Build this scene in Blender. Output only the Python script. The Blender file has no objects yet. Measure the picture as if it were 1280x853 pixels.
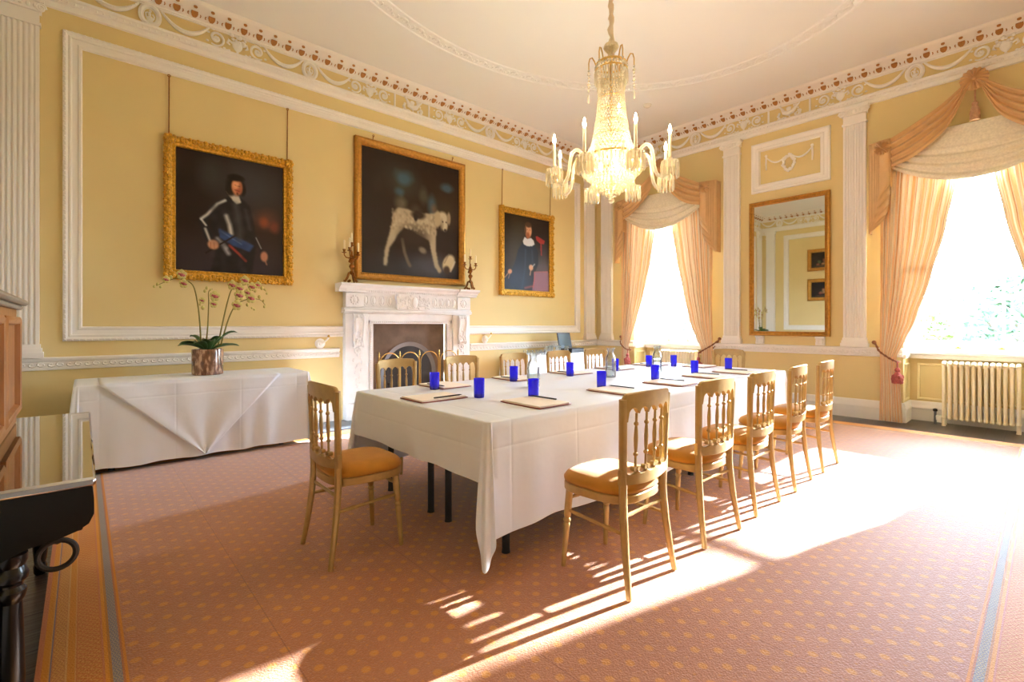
import bpy, bmesh, math, random
import numpy as np
from mathutils import Vector, Matrix
PI = math.pi
random.seed(7)
scene = bpy.context.scene
C = scene.collection

# ---------------------------------------------------------------- materials
def srgb(r, g, b):
    f = lambda c: (c/255/12.92) if c/255 <= .04045 else ((c/255+.055)/1.055)**2.4
    return (f(r), f(g), f(b), 1)
MATS = {}
def mat(name, col, rough=.5, metal=0., noise=0., nscale=8., bump=0., bscale=40., spec=.5, coat=0., trans=0.):
    """a plain procedural surface: colour with a little mottling, optional fine bump"""
    m = bpy.data.materials.new(name); m.use_nodes = True
    nt = m.node_tree; b = nt.nodes['Principled BSDF']
    b.inputs['Base Color'].default_value = col
    b.inputs['Roughness'].default_value = rough
    b.inputs['Metallic'].default_value = metal
    b.inputs['Specular IOR Level'].default_value = spec
    b.inputs['Coat Weight'].default_value = coat
    b.inputs['Transmission Weight'].default_value = trans
    tc = nt.nodes.new('ShaderNodeTexCoord')
    if noise:
        n = nt.nodes.new('ShaderNodeTexNoise'); n.inputs['Scale'].default_value = nscale; n.inputs['Detail'].default_value = 4
        nt.links.new(tc.outputs['Object'], n.inputs['Vector'])
        r = nt.nodes.new('ShaderNodeMapRange'); r.inputs[1].default_value = .3; r.inputs[2].default_value = .7
        r.inputs[3].default_value = 1-noise; r.inputs[4].default_value = 1+noise*.5
        nt.links.new(n.outputs['Fac'], r.inputs[0])
        mx = nt.nodes.new('ShaderNodeMix'); mx.data_type = 'RGBA'; mx.blend_type = 'MULTIPLY'; mx.inputs[0].default_value = 1
        mx.inputs[6].default_value = col
        nt.links.new(r.outputs[0], mx.inputs[7]); nt.links.new(mx.outputs[2], b.inputs['Base Color'])
    if bump:
        n2 = nt.nodes.new('ShaderNodeTexNoise'); n2.inputs['Scale'].default_value = bscale; n2.inputs['Detail'].default_value = 3
        nt.links.new(tc.outputs['Object'], n2.inputs['Vector'])
        bp = nt.nodes.new('ShaderNodeBump'); bp.inputs['Strength'].default_value = bump; bp.inputs['Distance'].default_value = .01
        nt.links.new(n2.outputs['Fac'], bp.inputs['Height']); nt.links.new(bp.outputs[0], b.inputs['Normal'])
    MATS[name] = m
    return m
def nodes_of(m): return m.node_tree, m.node_tree.nodes, m.node_tree.links
def math_node(nt, op, a, b=None, c=None):
    n = nt.nodes.new('ShaderNodeMath'); n.operation = op
    for i, v in enumerate((a, b, c)):
        if v is None: continue
        if isinstance(v, (int, float)): n.inputs[i].default_value = v
        else: nt.links.new(v, n.inputs[i])
    return n.outputs[0]
def mix_rgb(nt, fac, a, b, mode='MIX'):
    n = nt.nodes.new('ShaderNodeMix'); n.data_type = 'RGBA'; n.blend_type = mode
    for i, v in ((0, fac), (6, a), (7, b)):
        if isinstance(v, (int, float, tuple)): n.inputs[i].default_value = v
        else: nt.links.new(v, n.inputs[i])
    return n.outputs[2]

# ---------------------------------------------------------------- mesh builder
class MB:
    def __init__(s): s.v = []; s.f = []
    def add(s, vs, fs):
        o = len(s.v); s.v += [tuple(p) for p in vs]; s.f += [tuple(i+o for i in f) for f in fs]; return s
    def box(s, x0, x1, y0, y1, z0, z1, c=0.):
        if c <= 0:
            vs = [(x, y, z) for z in (z0, z1) for y in (y0, y1) for x in (x0, x1)]
            return s.add(vs, [(0,2,3,1),(4,5,7,6),(0,1,5,4),(2,6,7,3),(0,4,6,2),(1,3,7,5)])
        bm = bmesh.new(); bmesh.ops.create_cube(bm, size=1)
        for v in bm.verts: v.co = Vector(((x0+x1)/2+v.co.x*(x1-x0), (y0+y1)/2+v.co.y*(y1-y0), (z0+z1)/2+v.co.z*(z1-z0)))
        bmesh.ops.bevel(bm, geom=bm.edges[:], offset=c, segments=1, profile=.6, affect='EDGES')
        bm.verts.index_update()
        s.add([v.co[:] for v in bm.verts], [[v.index for v in f.verts] for f in bm.faces]); bm.free(); return s
    def lathe(s, prof, n=20, c=(0,0,0), sx=1., sy=1., a0=0.):
        """prof: (r, z) from bottom to top"""
        o = []; fs = []; m = len(prof)
        for r, z in prof:
            for k in range(n):
                a = a0+2*PI*k/n; o.append((c[0]+r*sx*math.cos(a), c[1]+r*sy*math.sin(a), c[2]+z))
        for i in range(m-1):
            for k in range(n): fs.append((i*n+k, i*n+(k+1)%n, (i+1)*n+(k+1)%n, (i+1)*n+k))
        if prof[0][0] > 1e-6: fs.append(tuple(reversed(range(n))))
        if prof[-1][0] > 1e-6: fs.append(tuple((m-1)*n+k for k in range(n)))
        return s.add(o, fs)
    def tube(s, pts, r, n=8, closed=False, sq=1.):
        """a round bar along pts; r one radius or one per point"""
        P = [Vector(p) for p in pts]; m = len(P)
        R = r if isinstance(r, (list, tuple)) else [r]*m
        o = []; fs = []; prev = None
        for i in range(m):
            t = (P[(i+1) % m]-P[i-1]) if closed else (P[min(i+1, m-1)]-P[max(i-1, 0)])
            if t.length < 1e-9: t = Vector((0,0,1))
            t.normalize()
            if prev is None:
                up = Vector((0,0,1)) if abs(t.z) < .9 else Vector((1,0,0))
                u = t.cross(up).normalized()
            else:
                u = (prev-t*prev.dot(t))
                u = u.normalized() if u.length > 1e-6 else t.orthogonal().normalized()
            prev = u; w = t.cross(u)
            for k in range(n):
                a = 2*PI*k/n; o.append(P[i]+(u*math.cos(a)+w*math.sin(a)*sq)*R[i])
        for i in range(m if closed else m-1):
            j = (i+1) % m
            for k in range(n): fs.append((i*n+k, i*n+(k+1)%n, j*n+(k+1)%n, j*n+k))
        if not closed: fs.append(tuple(reversed(range(n)))); fs.append(tuple((m-1)*n+k for k in range(n)))
        return s.add(o, fs)
    def ball(s, c, r, nu=10, nv=6, sx=1., sy=1., sz=1.):
        pr = [(max(r*math.sin(PI*i/nv), 0), -r*math.cos(PI*i/nv)) for i in range(nv+1)]
        o = []; fs = []
        o.append((c[0], c[1], c[2]-r*sz))
        for i in range(1, nv):
            for k in range(nu):
                a = 2*PI*k/nu; o.append((c[0]+pr[i][0]*sx*math.cos(a), c[1]+pr[i][0]*sy*math.sin(a), c[2]+pr[i][1]*sz))
        o.append((c[0], c[1], c[2]+r*sz)); L = len(o)-1
        for k in range(nu): fs.append((0, 1+(k+1)%nu, 1+k)); fs.append((L, L-nu+k, L-nu+(k+1)%nu))
        for i in range(nv-2):
            for k in range(nu):
                a = 1+i*nu+k; b = 1+i*nu+(k+1)%nu; fs.append((a, b, b+nu, a+nu))
        return s.add(o, fs)
    def grid(s, nu, nv, fn, wrap=False):
        o = [fn(i/(nu-1) if not wrap else i/nu, j/(nv-1)) for j in range(nv) for i in range(nu)]
        fs = []
        for j in range(nv-1):
            for i in range(nu if wrap else nu-1):
                k = (i+1) % nu; fs.append((j*nu+i, j*nu+k, (j+1)*nu+k, (j+1)*nu+i))
        return s.add(o, fs)
    def prism(s, poly, h0, h1, mp):
        """closed outline poly (a,b) pushed from h0 to h1; mp(a,b,h) -> xyz"""
        n = len(poly)
        o = [mp(a, b, h0) for a, b in poly]+[mp(a, b, h1) for a, b in poly]
        fs = [tuple(range(n)), tuple(n+k for k in reversed(range(n)))]
        for k in range(n): fs.append((k, n+k, n+(k+1)%n, (k+1)%n))
        return s.add(o, fs)
    def sweep(s, prof, u0, u1, mp, cap=True):
        """open profile (p,z) pulled along u"""
        n = len(prof); o = [mp(u0, z, p) for p, z in prof]+[mp(u1, z, p) for p, z in prof]
        fs = [(k, k+1, n+k+1, n+k) for k in range(n-1)]
        if cap: fs += [tuple(range(n)), tuple(n+k for k in reversed(range(n)))]
        return s.add(o, fs)
    def frame(s, u0, u1, v0, v1, prof, mp):
        """mitred moulding round a rectangle; prof: (inset, height)"""
        o = []; fs = []
        for d, p in prof:
            for u, v in ((u0+d, v0+d), (u1-d, v0+d), (u1-d, v1-d), (u0+d, v1-d)): o.append(mp(u, v, p))
        for i in range(len(prof)-1):
            for k in range(4): fs.append((i*4+k, i*4+(k+1)%4, i*4+4+(k+1)%4, i*4+4+k))
        return s.add(o, fs)
    def xf(s, M, start=0):
        for i in range(start, len(s.v)): s.v[i] = tuple(M @ Vector(s.v[i]))
        return s
    def build(s, name, m, parent=None, ang=40, loc=None, bev=0., solid=0., subd=0, fix=True, uv=None):
        me = bpy.data.meshes.new(name)
        me.from_pydata([tuple(map(float, p)) for p in s.v], [], s.f)
        if fix:
            bm = bmesh.new(); bm.from_mesh(me)
            bmesh.ops.recalc_face_normals(bm, faces=bm.faces[:]); bm.to_mesh(me); bm.free()
        if m is not None: me.materials.append(m)
        for p in me.polygons: p.use_smooth = True
        me.set_sharp_from_angle(angle=math.radians(ang))
        if uv is not None:
            l = me.uv_layers.new(name='UVMap')
            for lp in me.loops: l.data[lp.index].uv = uv[lp.vertex_index]
        o = bpy.data.objects.new(name, me); C.objects.link(o)
        if parent is not None: o.parent = parent
        if loc is not None: o.location = loc
        if solid: md = o.modifiers.new('thick', 'SOLIDIFY'); md.thickness = solid; md.offset = 0
        if bev:
            md = o.modifiers.new('edge', 'BEVEL'); md.width = bev; md.segments = 2; md.limit_method = 'ANGLE'
        if subd: md = o.modifiers.new('smooth', 'SUBSURF'); md.levels = subd; md.render_levels = subd
        return o
def tag(o, label=None, cat=None, group=None, kind=None):
    if label: o['label'] = label
    if cat: o['category'] = cat
    if group: o['group'] = group
    if kind: o['kind'] = kind
    return o
def thing(name, label, cat, loc=(0,0,0), rz=0., group=None):
    o = bpy.data.objects.new(name, None); C.objects.link(o)
    o.empty_display_size = .1; o.location = loc; o.rotation_euler = (0,0,rz)
    return tag(o, label, cat, group)
def dup(root, loc, rz, label, group=None):
    r = root.copy(); C.objects.link(r); r.location = loc; r.rotation_euler = (0,0,rz); r['label'] = label
    if group: r['group'] = group
    for ch in list(root.children):
        c = ch.copy(); C.objects.link(c); c.parent = r
        for g in list(ch.children):
            d = g.copy(); C.objects.link(d); d.parent = c
    return r
TRIM = [0]
def trim(mb, m, **k):
    TRIM[0] += 1
    return tag(mb.build('trim_%d' % TRIM[0], m, **k), kind='structure')
def catenary(a, b, sag, n=14):
    a, b = Vector(a), Vector(b)
    return [a.lerp(b, i/(n-1))-Vector((0,0,sag*4*(i/(n-1))*(1-i/(n-1)))) for i in range(n)]
def arc(cx, cz, r, a0, a1, n, y=0, rx=None):
    return [(cx+(rx or r)*math.cos(a0+(a1-a0)*i/(n-1)), y, cz+r*math.sin(a0+(a1-a0)*i/(n-1))) for i in range(n)]

# ---------------------------------------------------------------- the room's measures
XL, XW, YB, YF, H = -.68, 7.68, -.99, 6.05, 4.58
CX, CY = 3.5, 2.53            # middle of the room
WC = (.56, 4.50)              # middles of the two windows along the window wall
HW = .66                      # half width of a window bay
XG = 8.15                     # plane of the sashes
mF = lambda u, v, p: (u, YF-p, v)
mW = lambda u, v, p: (XW-p, u, v)
mL = lambda u, v, p: (XL+p, u, v)
mB = lambda u, v, p: (u, YB+p, v)
SUN_EL = math.radians(21); SKY = 28.0; SKY_MIX = .9; SUN = 16.0; BULB_W = 1.6; EXPO = 1.95
# ---------------------------------------------------------------- materials of this room
WALL = mat('yellow_wall_paint', srgb(222,202,148), .75, noise=.03, nscale=1.5, spec=.25)
WHITE = mat('white_plaster', srgb(236,233,229), .55, noise=.02, nscale=5, spec=.3)
ORN = mat('white_moulded_plaster', srgb(238,236,232), .6, bump=.5, bscale=70, spec=.3)
CEIL = mat('ceiling_paint', srgb(236,238,240), .8, spec=.2)
BROWN = mat('brown_boss_paint', srgb(172,118,58), .55, noise=.15, nscale=60)
MARBLE = mat('white_marble', srgb(230,232,236), .35, noise=.06, nscale=9, spec=.4)
GOLD = mat('gilt_frame', srgb(214,164,62), .38, .75, noise=.45, nscale=45, bump=.8, bscale=90)
GOLDP = mat('plain_gilt', srgb(190,138,62), .4, .7, noise=.25, nscale=30, bump=.25, bscale=70)
BRONZE = mat('gilt_bronze', srgb(150,98,44), .35, .85, noise=.3, nscale=40, bump=.4, bscale=60)
BRASS = mat('brass', srgb(200,165,95), .3, .9)
STEEL = mat('polished_steel', srgb(120,124,132), .38, .7, noise=.1)
SOOT = mat('dark_iron', srgb(52,48,46), .5, .3, noise=.3, nscale=10)
RUST = mat('brown_slip_metal', srgb(112,92,78), .42, .35, noise=.35, nscale=5)
SLATE = mat('hearth_slate', srgb(92,98,106), .35, noise=.15, nscale=6)
BLACK = mat('black_metal', srgb(24,22,22), .4)
CHAIR = mat('gold_painted_wood', srgb(188,156,98), .36, .42, noise=.10, nscale=25, spec=.5)
VELVET = mat('tan_velvet', srgb(194,134,50), .85, noise=.12, nscale=14, bump=.2, bscale=300, spec=.2)
VELVET.node_tree.nodes['Principled BSDF'].inputs['Sheen Weight'].default_value = .25
PAPER = mat('cream_paper', srgb(250,240,228), .7)
REDC = mat('red_leatherette', srgb(140,58,50), .5)
PEN = mat('dark_pencil', srgb(52,48,52), .4)
WAX = mat('ivory_candle', srgb(243,228,190), .5)
RADI = mat('cream_radiator_enamel', srgb(244,233,206), .4)
PANELY = mat('pale_yellow_panel', srgb(240,226,178), .6)
DRAPE = mat('golden_brown_satin', srgb(216,176,126), .42, noise=.06, nscale=12, spec=.45)
CREAM = mat('cream_damask', srgb(240,233,214), .6, noise=.12, nscale=45)
ROPE = mat('brown_rope', srgb(140,92,66), .8, bump=.6, bscale=150)
TASSEL = mat('red_tassel_yarn', srgb(180,92,88), .85, noise=.4, nscale=60, bump=.6, bscale=120)
TASSELP = mat('pink_beige_tassel', srgb(205,160,125), .8, noise=.2, nscale=50, bump=.6, bscale=120)
LEAF = mat('orchid_leaf', srgb(58,92,44), .35, noise=.25, nscale=14)
STEMM = mat('orchid_stem', srgb(128,120,54), .6, noise=.2, nscale=30)
PETAL = mat('orchid_petal_pale', srgb(200,190,112), .6, noise=.2, nscale=30)
PETALR = mat('orchid_petal_pink', srgb(180,92,96), .6, noise=.3, nscale=40)
PIANO = mat('black_piano_wood', srgb(12,10,10), .25, spec=.5, noise=.3, nscale=6)
PORC = mat('white_porcelain', srgb(245,242,235), .25)
def glassy(name, col, diff=.0, gl=.12, tint=None):
    """thin clear glass: mostly lets light straight through, with a sharp sheen"""
    m = bpy.data.materials.new(name); m.use_nodes = True; nt, N, L = nodes_of(m); N.clear()
    out = N.new('ShaderNodeOutputMaterial'); t = N.new('ShaderNodeBsdfTransparent'); t.inputs[0].default_value = tint or col
    g = N.new('ShaderNodeBsdfGlossy'); g.inputs['Roughness'].default_value = .03; g.inputs[0].default_value = (1,1,1,1)
    lw = N.new('ShaderNodeLayerWeight'); lw.inputs[0].default_value = .35
    f = math_node(nt, 'MULTIPLY_ADD', lw.outputs['Fresnel'], .8, gl*.3)
    mx = N.new('ShaderNodeMixShader'); L.new(f, mx.inputs[0]); L.new(t.outputs[0], mx.inputs[1]); L.new(g.outputs[0], mx.inputs[2])
    if diff:
        d = N.new('ShaderNodeBsdfDiffuse'); d.inputs[0].default_value = col
        tr = N.new('ShaderNodeBsdfTranslucent'); tr.inputs[0].default_value = col
        m2 = N.new('ShaderNodeMixShader'); m2.inputs[0].default_value = .55; L.new(d.outputs[0], m2.inputs[1]); L.new(tr.outputs[0], m2.inputs[2])
        m3 = N.new('ShaderNodeMixShader'); m3.inputs[0].default_value = diff; L.new(mx.outputs[0], m3.inputs[1]); L.new(m2.outputs[0], m3.inputs[2])
        mx = m3
    L.new(mx.outputs[0], out.inputs[0]); MATS[name] = m
    return m
PANE = glassy('window_glass', (.97,.98,.97,1), gl=.05)
CLEAR = glassy('clear_glass', (.92,.95,.95,1), gl=.2)
BLUE = glassy('cobalt_glass', (.03,.016,1.0,1), diff=.42, gl=.22, tint=(.20,.17,.98,1))
CRYSTAL = glassy('cut_crystal', (.95,.90,.78,1), diff=.28, gl=.5)
MIRROR = mat('mirror_silvering', (.86,.87,.82,1), .02, 1.)
def emit(name, col, s):
    m = bpy.data.materials.new(name); m.use_nodes = True; nt, N, L = nodes_of(m); N.clear()
    out = N.new('ShaderNodeOutputMaterial'); e = N.new('ShaderNodeEmission'); e.inputs[0].default_value = col; e.inputs[1].default_value = s
    L.new(e.outputs[0], out.inputs[0]); MATS[name] = m
    return m
BULB = emit('lit_bulb', (1,.80,.50,1), 60)

def cloth_mat():
    m = mat('white_linen', srgb(232,238,250), .5, spec=.4); nt, N, L = nodes_of(m); b = N['Principled BSDF']
    b.inputs['Sheen Weight'].default_value = .15
    tc = N.new('ShaderNodeTexCoord'); sp = N.new('ShaderNodeSeparateXYZ'); L.new(tc.outputs['Object'], sp.inputs[0])
    n = N.new('ShaderNodeTexNoise'); n.inputs['Scale'].default_value = 5; n.inputs['Detail'].default_value = 3; L.new(tc.outputs['Object'], n.inputs['Vector'])
    h = math_node(nt, 'MULTIPLY', n.outputs['Fac'], .5)
    for ax, per in (('X', .255), ('Z', .31), ('Y', .51)):      # ironed creases
        w = math_node(nt, 'PINGPONG', math_node(nt, 'ADD', sp.outputs[ax], 1.43 if ax == 'X' else 0.), per)
        k = math_node(nt, 'SMOOTH_MIN', w, .012, .01)
        h = math_node(nt, 'ADD', h, math_node(nt, 'MULTIPLY', k, 14))
    bp = N.new('ShaderNodeBump'); bp.inputs['Strength'].default_value = .45; bp.inputs['Distance'].default_value = .02
    L.new(h, bp.inputs['Height']); L.new(bp.outputs[0], b.inputs['Normal'])
    return m
LINEN = cloth_mat()

def carpet_mat():
    m = mat('salmon_carpet_field', srgb(206,150,118), .60, spec=.8); nt, N, L = nodes_of(m); b = N['Principled BSDF']
    b.inputs['Sheen Weight'].default_value = .7; b.inputs['Sheen Roughness'].default_value = .35
    tc = N.new('ShaderNodeTexCoord'); sp = N.new('ShaderNodeSeparateXYZ'); L.new(tc.outputs['Object'], sp.inputs[0])
    nz = N.new('ShaderNodeTexNoise'); nz.inputs['Scale'].default_value = 140; nz.inputs['Detail'].default_value = 2; L.new(tc.outputs['Object'], nz.inputs['Vector'])
    big = N.new('ShaderNodeTexNoise'); big.inputs['Scale'].default_value = 2.2; big.inputs['Detail'].default_value = 4; L.new(tc.outputs['Object'], big.inputs['Vector'])
    P = .121; ox, oy = 1.474, 1.25
    def dots(dx, dy, rad, per=P):
        x = math_node(nt, 'PINGPONG', math_node(nt, 'ADD', sp.outputs['X'], -(ox+dx)+per*200), per/2)
        y = math_node(nt, 'PINGPONG', math_node(nt, 'ADD', sp.outputs['Y'], -(oy+dy)+per*200), per/2)
        r = math_node(nt, 'SQRT', math_node(nt, 'ADD', math_node(nt, 'MULTIPLY', x, x), math_node(nt, 'MULTIPLY', y, y)))
        r = math_node(nt, 'ADD', r, math_node(nt, 'MULTIPLY', math_node(nt, 'ADD', nz.outputs['Fac'], -.5), .014))
        q = math_node(nt, 'DIVIDE', math_node(nt, 'SUBTRACT', rad+.003, r), .006); c = N.new('ShaderNodeClamp'); L.new(q, c.inputs[0]); return c.outputs[0]
    d = math_node(nt, 'MAXIMUM', dots(0, 0, .0165), dots(P/2, P/2, .0165))
    s = math_node(nt, 'MAXIMUM', dots(P/2, 0, .0045), dots(0, P/2, .0045))
    base = mix_rgb(nt, nz.outputs['Fac'], srgb(166,98,58), srgb(214,146,100))
    base = mix_rgb(nt, math_node(nt, 'MULTIPLY', big.outputs['Fac'], .30), base, srgb(156,90,54))
    col = mix_rgb(nt, math_node(nt, 'MULTIPLY', s, .55), base, srgb(222,150,40))
    col = mix_rgb(nt, math_node(nt, 'MULTIPLY', d, .58), col, srgb(230,158,36))
    # joins between the strips the carpet is sewn from
    sx = math_node(nt, 'PINGPONG', math_node(nt, 'ADD', sp.outputs['X'], -.575+.69*20), .345)
    lt = math_node(nt, 'LESS_THAN', sx, .0022)
    col = mix_rgb(nt, math_node(nt, 'MULTIPLY', lt, .7), col, srgb(150,84,50))
    L.new(col, b.inputs['Base Color'])
    bp = N.new('ShaderNodeBump'); bp.inputs['Strength'].default_value = .7; bp.inputs['Distance'].default_value = .006
    L.new(nz.outputs['Fac'], bp.inputs['Height']); L.new(bp.outputs[0], b.inputs['Normal'])
    return m
CARPET = carpet_mat()
def border_mat():
    """woven stripes; u runs from the inner line (0) to the fringe (1), v in metres along the edge"""
    m = mat('carpet_border_weave', srgb(200,130,60), .60, spec=.8); nt, N, L = nodes_of(m); b = N['Principled BSDF']
    uv = N.new('ShaderNodeUVMap'); sp = N.new('ShaderNodeSeparateXYZ'); L.new(uv.outputs[0], sp.inputs[0])
    cr = N.new('ShaderNodeValToRGB'); cr.color_ramp.interpolation = 'CONSTANT'; L.new(sp.outputs['X'], cr.inputs[0])
    st = [(0,(226,150,48)),(.035,(196,124,84)),(.06,(176,168,148)),(.17,(196,134,50)),(.20,(232,160,44)),(.25,(214,140,96)),(.27,(214,132,60)),(.56,(226,170,100)),(.575,(222,150,40)),(.66,(226,180,110)),(.68,(206,140,74)),(.83,(110,120,150)),(.845,(224,170,84)),(.86,(222,150,40)),(.93,(206,130,92))]
    el = cr.color_ramp.elements
    el[0].position = 0; el[0].color = srgb(*st[0][1]); el[1].position = st[1][0]; el[1].color = srgb(*st[1][1])
    for p, c in st[2:]: e = el.new(p); e.color = srgb(*c)
    # zig-zag and leaf figures inside the wide stripes
    v = math_node(nt, 'MULTIPLY', sp.outputs['Y'], 1/.034)
    zz = math_node(nt, 'PINGPONG', v, .5)
    def band(u0, u1, thick):
        a = math_node(nt, 'DIVIDE', math_node(nt, 'SUBTRACT', sp.outputs['X'], u0), u1-u0)
        inb = math_node(nt, 'MULTIPLY', math_node(nt, 'GREATER_THAN', a, 0.), math_node(nt, 'LESS_THAN', a, 1.))
        t = math_node(nt, 'PINGPONG', math_node(nt, 'ADD', math_node(nt, 'MULTIPLY', a, 1.5), zz), .25)
        return math_node(nt, 'MULTIPLY', inb, math_node(nt, 'GREATER_THAN', t, thick))
    c = mix_rgb(nt, math_node(nt, 'MULTIPLY', band(.06, .17, .12), .8), cr.outputs[0], srgb(104,124,160))
    c = mix_rgb(nt, math_node(nt, 'MULTIPLY', band(.28, .55, .15), .75), c, srgb(228,178,96))
    c = mix_rgb(nt, math_node(nt, 'MULTIPLY', band(.69, .82, .13), .8), c, srgb(230,180,100))
    nz = N.new('ShaderNodeTexNoise'); nz.inputs['Scale'].default_value = 160; tc = N.new('ShaderNodeTexCoord'); L.new(tc.outputs['Object'], nz.inputs['Vector'])
    c = mix_rgb(nt, math_node(nt, 'MULTIPLY', nz.outputs['Fac'], .3), c, srgb(170,100,50))
    L.new(c, b.inputs['Base Color'])
    bp = N.new('ShaderNodeBump'); bp.inputs['Strength'].default_value = .7; bp.inputs['Distance'].default_value = .006
    L.new(nz.outputs['Fac'], bp.inputs['Height']); L.new(bp.outputs[0], b.inputs['Normal'])
    return m
BORDER = border_mat()
def boards_mat():
    m = mat('dark_floorboards', srgb(60,50,44), .28, spec=.5); nt, N, L = nodes_of(m); b = N['Principled BSDF']
    tc = N.new('ShaderNodeTexCoord'); br = N.new('ShaderNodeTexBrick'); L.new(tc.outputs['Object'], br.inputs['Vector'])
    br.inputs['Color1'].default_value = srgb(66,55,47); br.inputs['Color2'].default_value = srgb(84,70,58); br.inputs['Mortar'].default_value = srgb(18,15,13)
    br.inputs['Scale'].default_value = 1; br.inputs['Mortar Size'].default_value = .004; br.inputs['Brick Width'].default_value = 2.4; br.inputs['Row Height'].default_value = .16
    n = N.new('ShaderNodeTexNoise'); n.inputs['Scale'].default_value = 3; n.inputs['Detail'].default_value = 6
    mp = N.new('ShaderNodeMapping'); mp.inputs['Scale'].default_value = (1,14,1); L.new(tc.outputs['Object'], mp.inputs[0]); L.new(mp.outputs[0], n.inputs['Vector'])
    c = mix_rgb(nt, math_node(nt, 'MULTIPLY', n.outputs['Fac'], .6), br.outputs['Color'], srgb(40,32,28))
    L.new(c, b.inputs['Base Color'])
    bp = N.new('ShaderNodeBump'); bp.inputs['Strength'].default_value = .3; bp.inputs['Distance'].default_value = .01
    L.new(n.outputs['Fac'], bp.inputs['Height']); L.new(bp.outputs[0], b.inputs['Normal'])
    return m
BOARDS = boards_mat()
def wood_mat(name, c1, c2, rough, sc=(14,14,1.2), coat=0.):
    m = mat(name, c1, rough, coat=coat); nt, N, L = nodes_of(m); b = N['Principled BSDF']
    tc = N.new('ShaderNodeTexCoord'); mp = N.new('ShaderNodeMapping'); mp.inputs['Scale'].default_value = sc; L.new(tc.outputs['Object'], mp.inputs[0])
    n = N.new('ShaderNodeTexNoise'); n.inputs['Scale'].default_value = 3; n.inputs['Detail'].default_value = 6; n.inputs['Distortion'].default_value = .6; L.new(mp.outputs[0], n.inputs['Vector'])
    L.new(mix_rgb(nt, n.outputs['Fac'], c1, c2), b.inputs['Base Color'])
    return m
OAK = wood_mat('golden_oak', srgb(120,70,30), srgb(180,118,60), .35)
STONE = wood_mat('weathered_top', srgb(120,108,88), srgb(160,148,124), .45)
def lid_mat():
    m = mat('polished_piano_lid', srgb(44,34,26), .035, spec=1., coat=1.); nt, N, L = nodes_of(m); b = N['Principled BSDF']
    b.inputs['IOR'].default_value = 2.6; b.inputs['Coat IOR'].default_value = 2.2; b.inputs['Coat Roughness'].default_value = .02
    return m
LID = lid_mat()
def curtain_mat():
    m = bpy.data.materials.new('striped_curtain_silk'); m.use_nodes = True; nt, N, L = nodes_of(m); N.clear()
    out = N.new('ShaderNodeOutputMaterial')
    uv = N.new('ShaderNodeUVMap'); sp = N.new('ShaderNodeSeparateXYZ'); L.new(uv.outputs[0], sp.inputs[0])
    def stripe(k, ph, th):
        f = math_node(nt, 'FRACT', math_node(nt, 'ADD', math_node(nt, 'MULTIPLY', sp.outputs['X'], k), ph)); return math_node(nt, 'LESS_THAN', f, th)
    tc = N.new('ShaderNodeTexCoord'); nz = N.new('ShaderNodeTexNoise'); nz.inputs['Scale'].default_value = 28; nz.inputs['Detail'].default_value = 4; L.new(tc.outputs['Object'], nz.inputs['Vector'])
    c = mix_rgb(nt, stripe(9, 0, .34), srgb(242,232,212), srgb(238,196,146))
    c = mix_rgb(nt, stripe(9, .55, .10), c, srgb(212,164,118))
    c = mix_rgb(nt, stripe(18, .2, .09), c, srgb(206,198,180))
    c = mix_rgb(nt, math_node(nt, 'MULTIPLY', nz.outputs['Fac'], .30), c, srgb(246,222,180))
    d = N.new('ShaderNodeBsdfPrincipled'); d.inputs['Roughness'].default_value = .55; d.inputs['Specular IOR Level'].default_value = .3; L.new(c, d.inputs['Base Color'])
    t = N.new('ShaderNodeBsdfTranslucent'); L.new(mix_rgb(nt, .5, c, srgb(255,206,156), 'MULTIPLY'), t.inputs[0])
    mx = N.new('ShaderNodeMixShader'); mx.inputs[0].default_value = .016; L.new(d.outputs[0], mx.inputs[1]); L.new(t.outputs[0], mx.inputs[2])
    L.new(mx.outputs[0], out.inputs[0]); MATS[m.name] = m
    return m
CURT = curtain_mat()
def pot_mat():
    m = mat('bark_filled_glass', srgb(120,84,62), .22, spec=.5, coat=.6); nt, N, L = nodes_of(m); b = N['Principled BSDF']
    tc = N.new('ShaderNodeTexCoord'); mp = N.new('ShaderNodeMapping'); mp.inputs['Scale'].default_value = (1.2,1.2,.5); L.new(tc.outputs['Object'], mp.inputs[0])
    n = N.new('ShaderNodeTexNoise'); n.inputs['Scale'].default_value = 26; n.inputs['Detail'].default_value = 5; L.new(mp.outputs[0], n.inputs['Vector'])
    cr = N.new('ShaderNodeValToRGB'); L.new(n.outputs['Fac'], cr.inputs[0])
    e = cr.color_ramp.elements; e[0].position = .34; e[0].color = srgb(88,62,46); e[1].position = .62; e[1].color = srgb(196,160,132)
    k = e.new(.5); k.color = srgb(126,84,62)
    L.new(cr.outputs[0], b.inputs['Base Color'])
    return m
POT = pot_mat()
def canvas_mat():
    m = mat('varnished_canvas', (1,1,1,1), .45, spec=.18); nt, N, L = nodes_of(m)
    a = N.new('ShaderNodeVertexColor'); a.layer_name = 'paint'; L.new(a.outputs[0], N['Principled BSDF'].inputs['Base Color'])
    return m
CANVAS = canvas_mat()
def leaf_mat(name, a, b_):
    m = mat(name, a, .6, noise=.0); nt, N, L = nodes_of(m)
    tc = N.new('ShaderNodeTexCoord'); n = N.new('ShaderNodeTexNoise'); n.inputs['Scale'].default_value = 1.6; L.new(tc.outputs['Object'], n.inputs['Vector'])
    L.new(mix_rgb(nt, n.outputs['Fac'], a, b_), N['Principled BSDF'].inputs['Base Color'])
    return m
BUSH = leaf_mat('garden_leaves', srgb(52,78,30), srgb(120,140,62))
BUSHD = leaf_mat('dark_garden_leaves', srgb(38,62,48), srgb(84,110,84))
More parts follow.
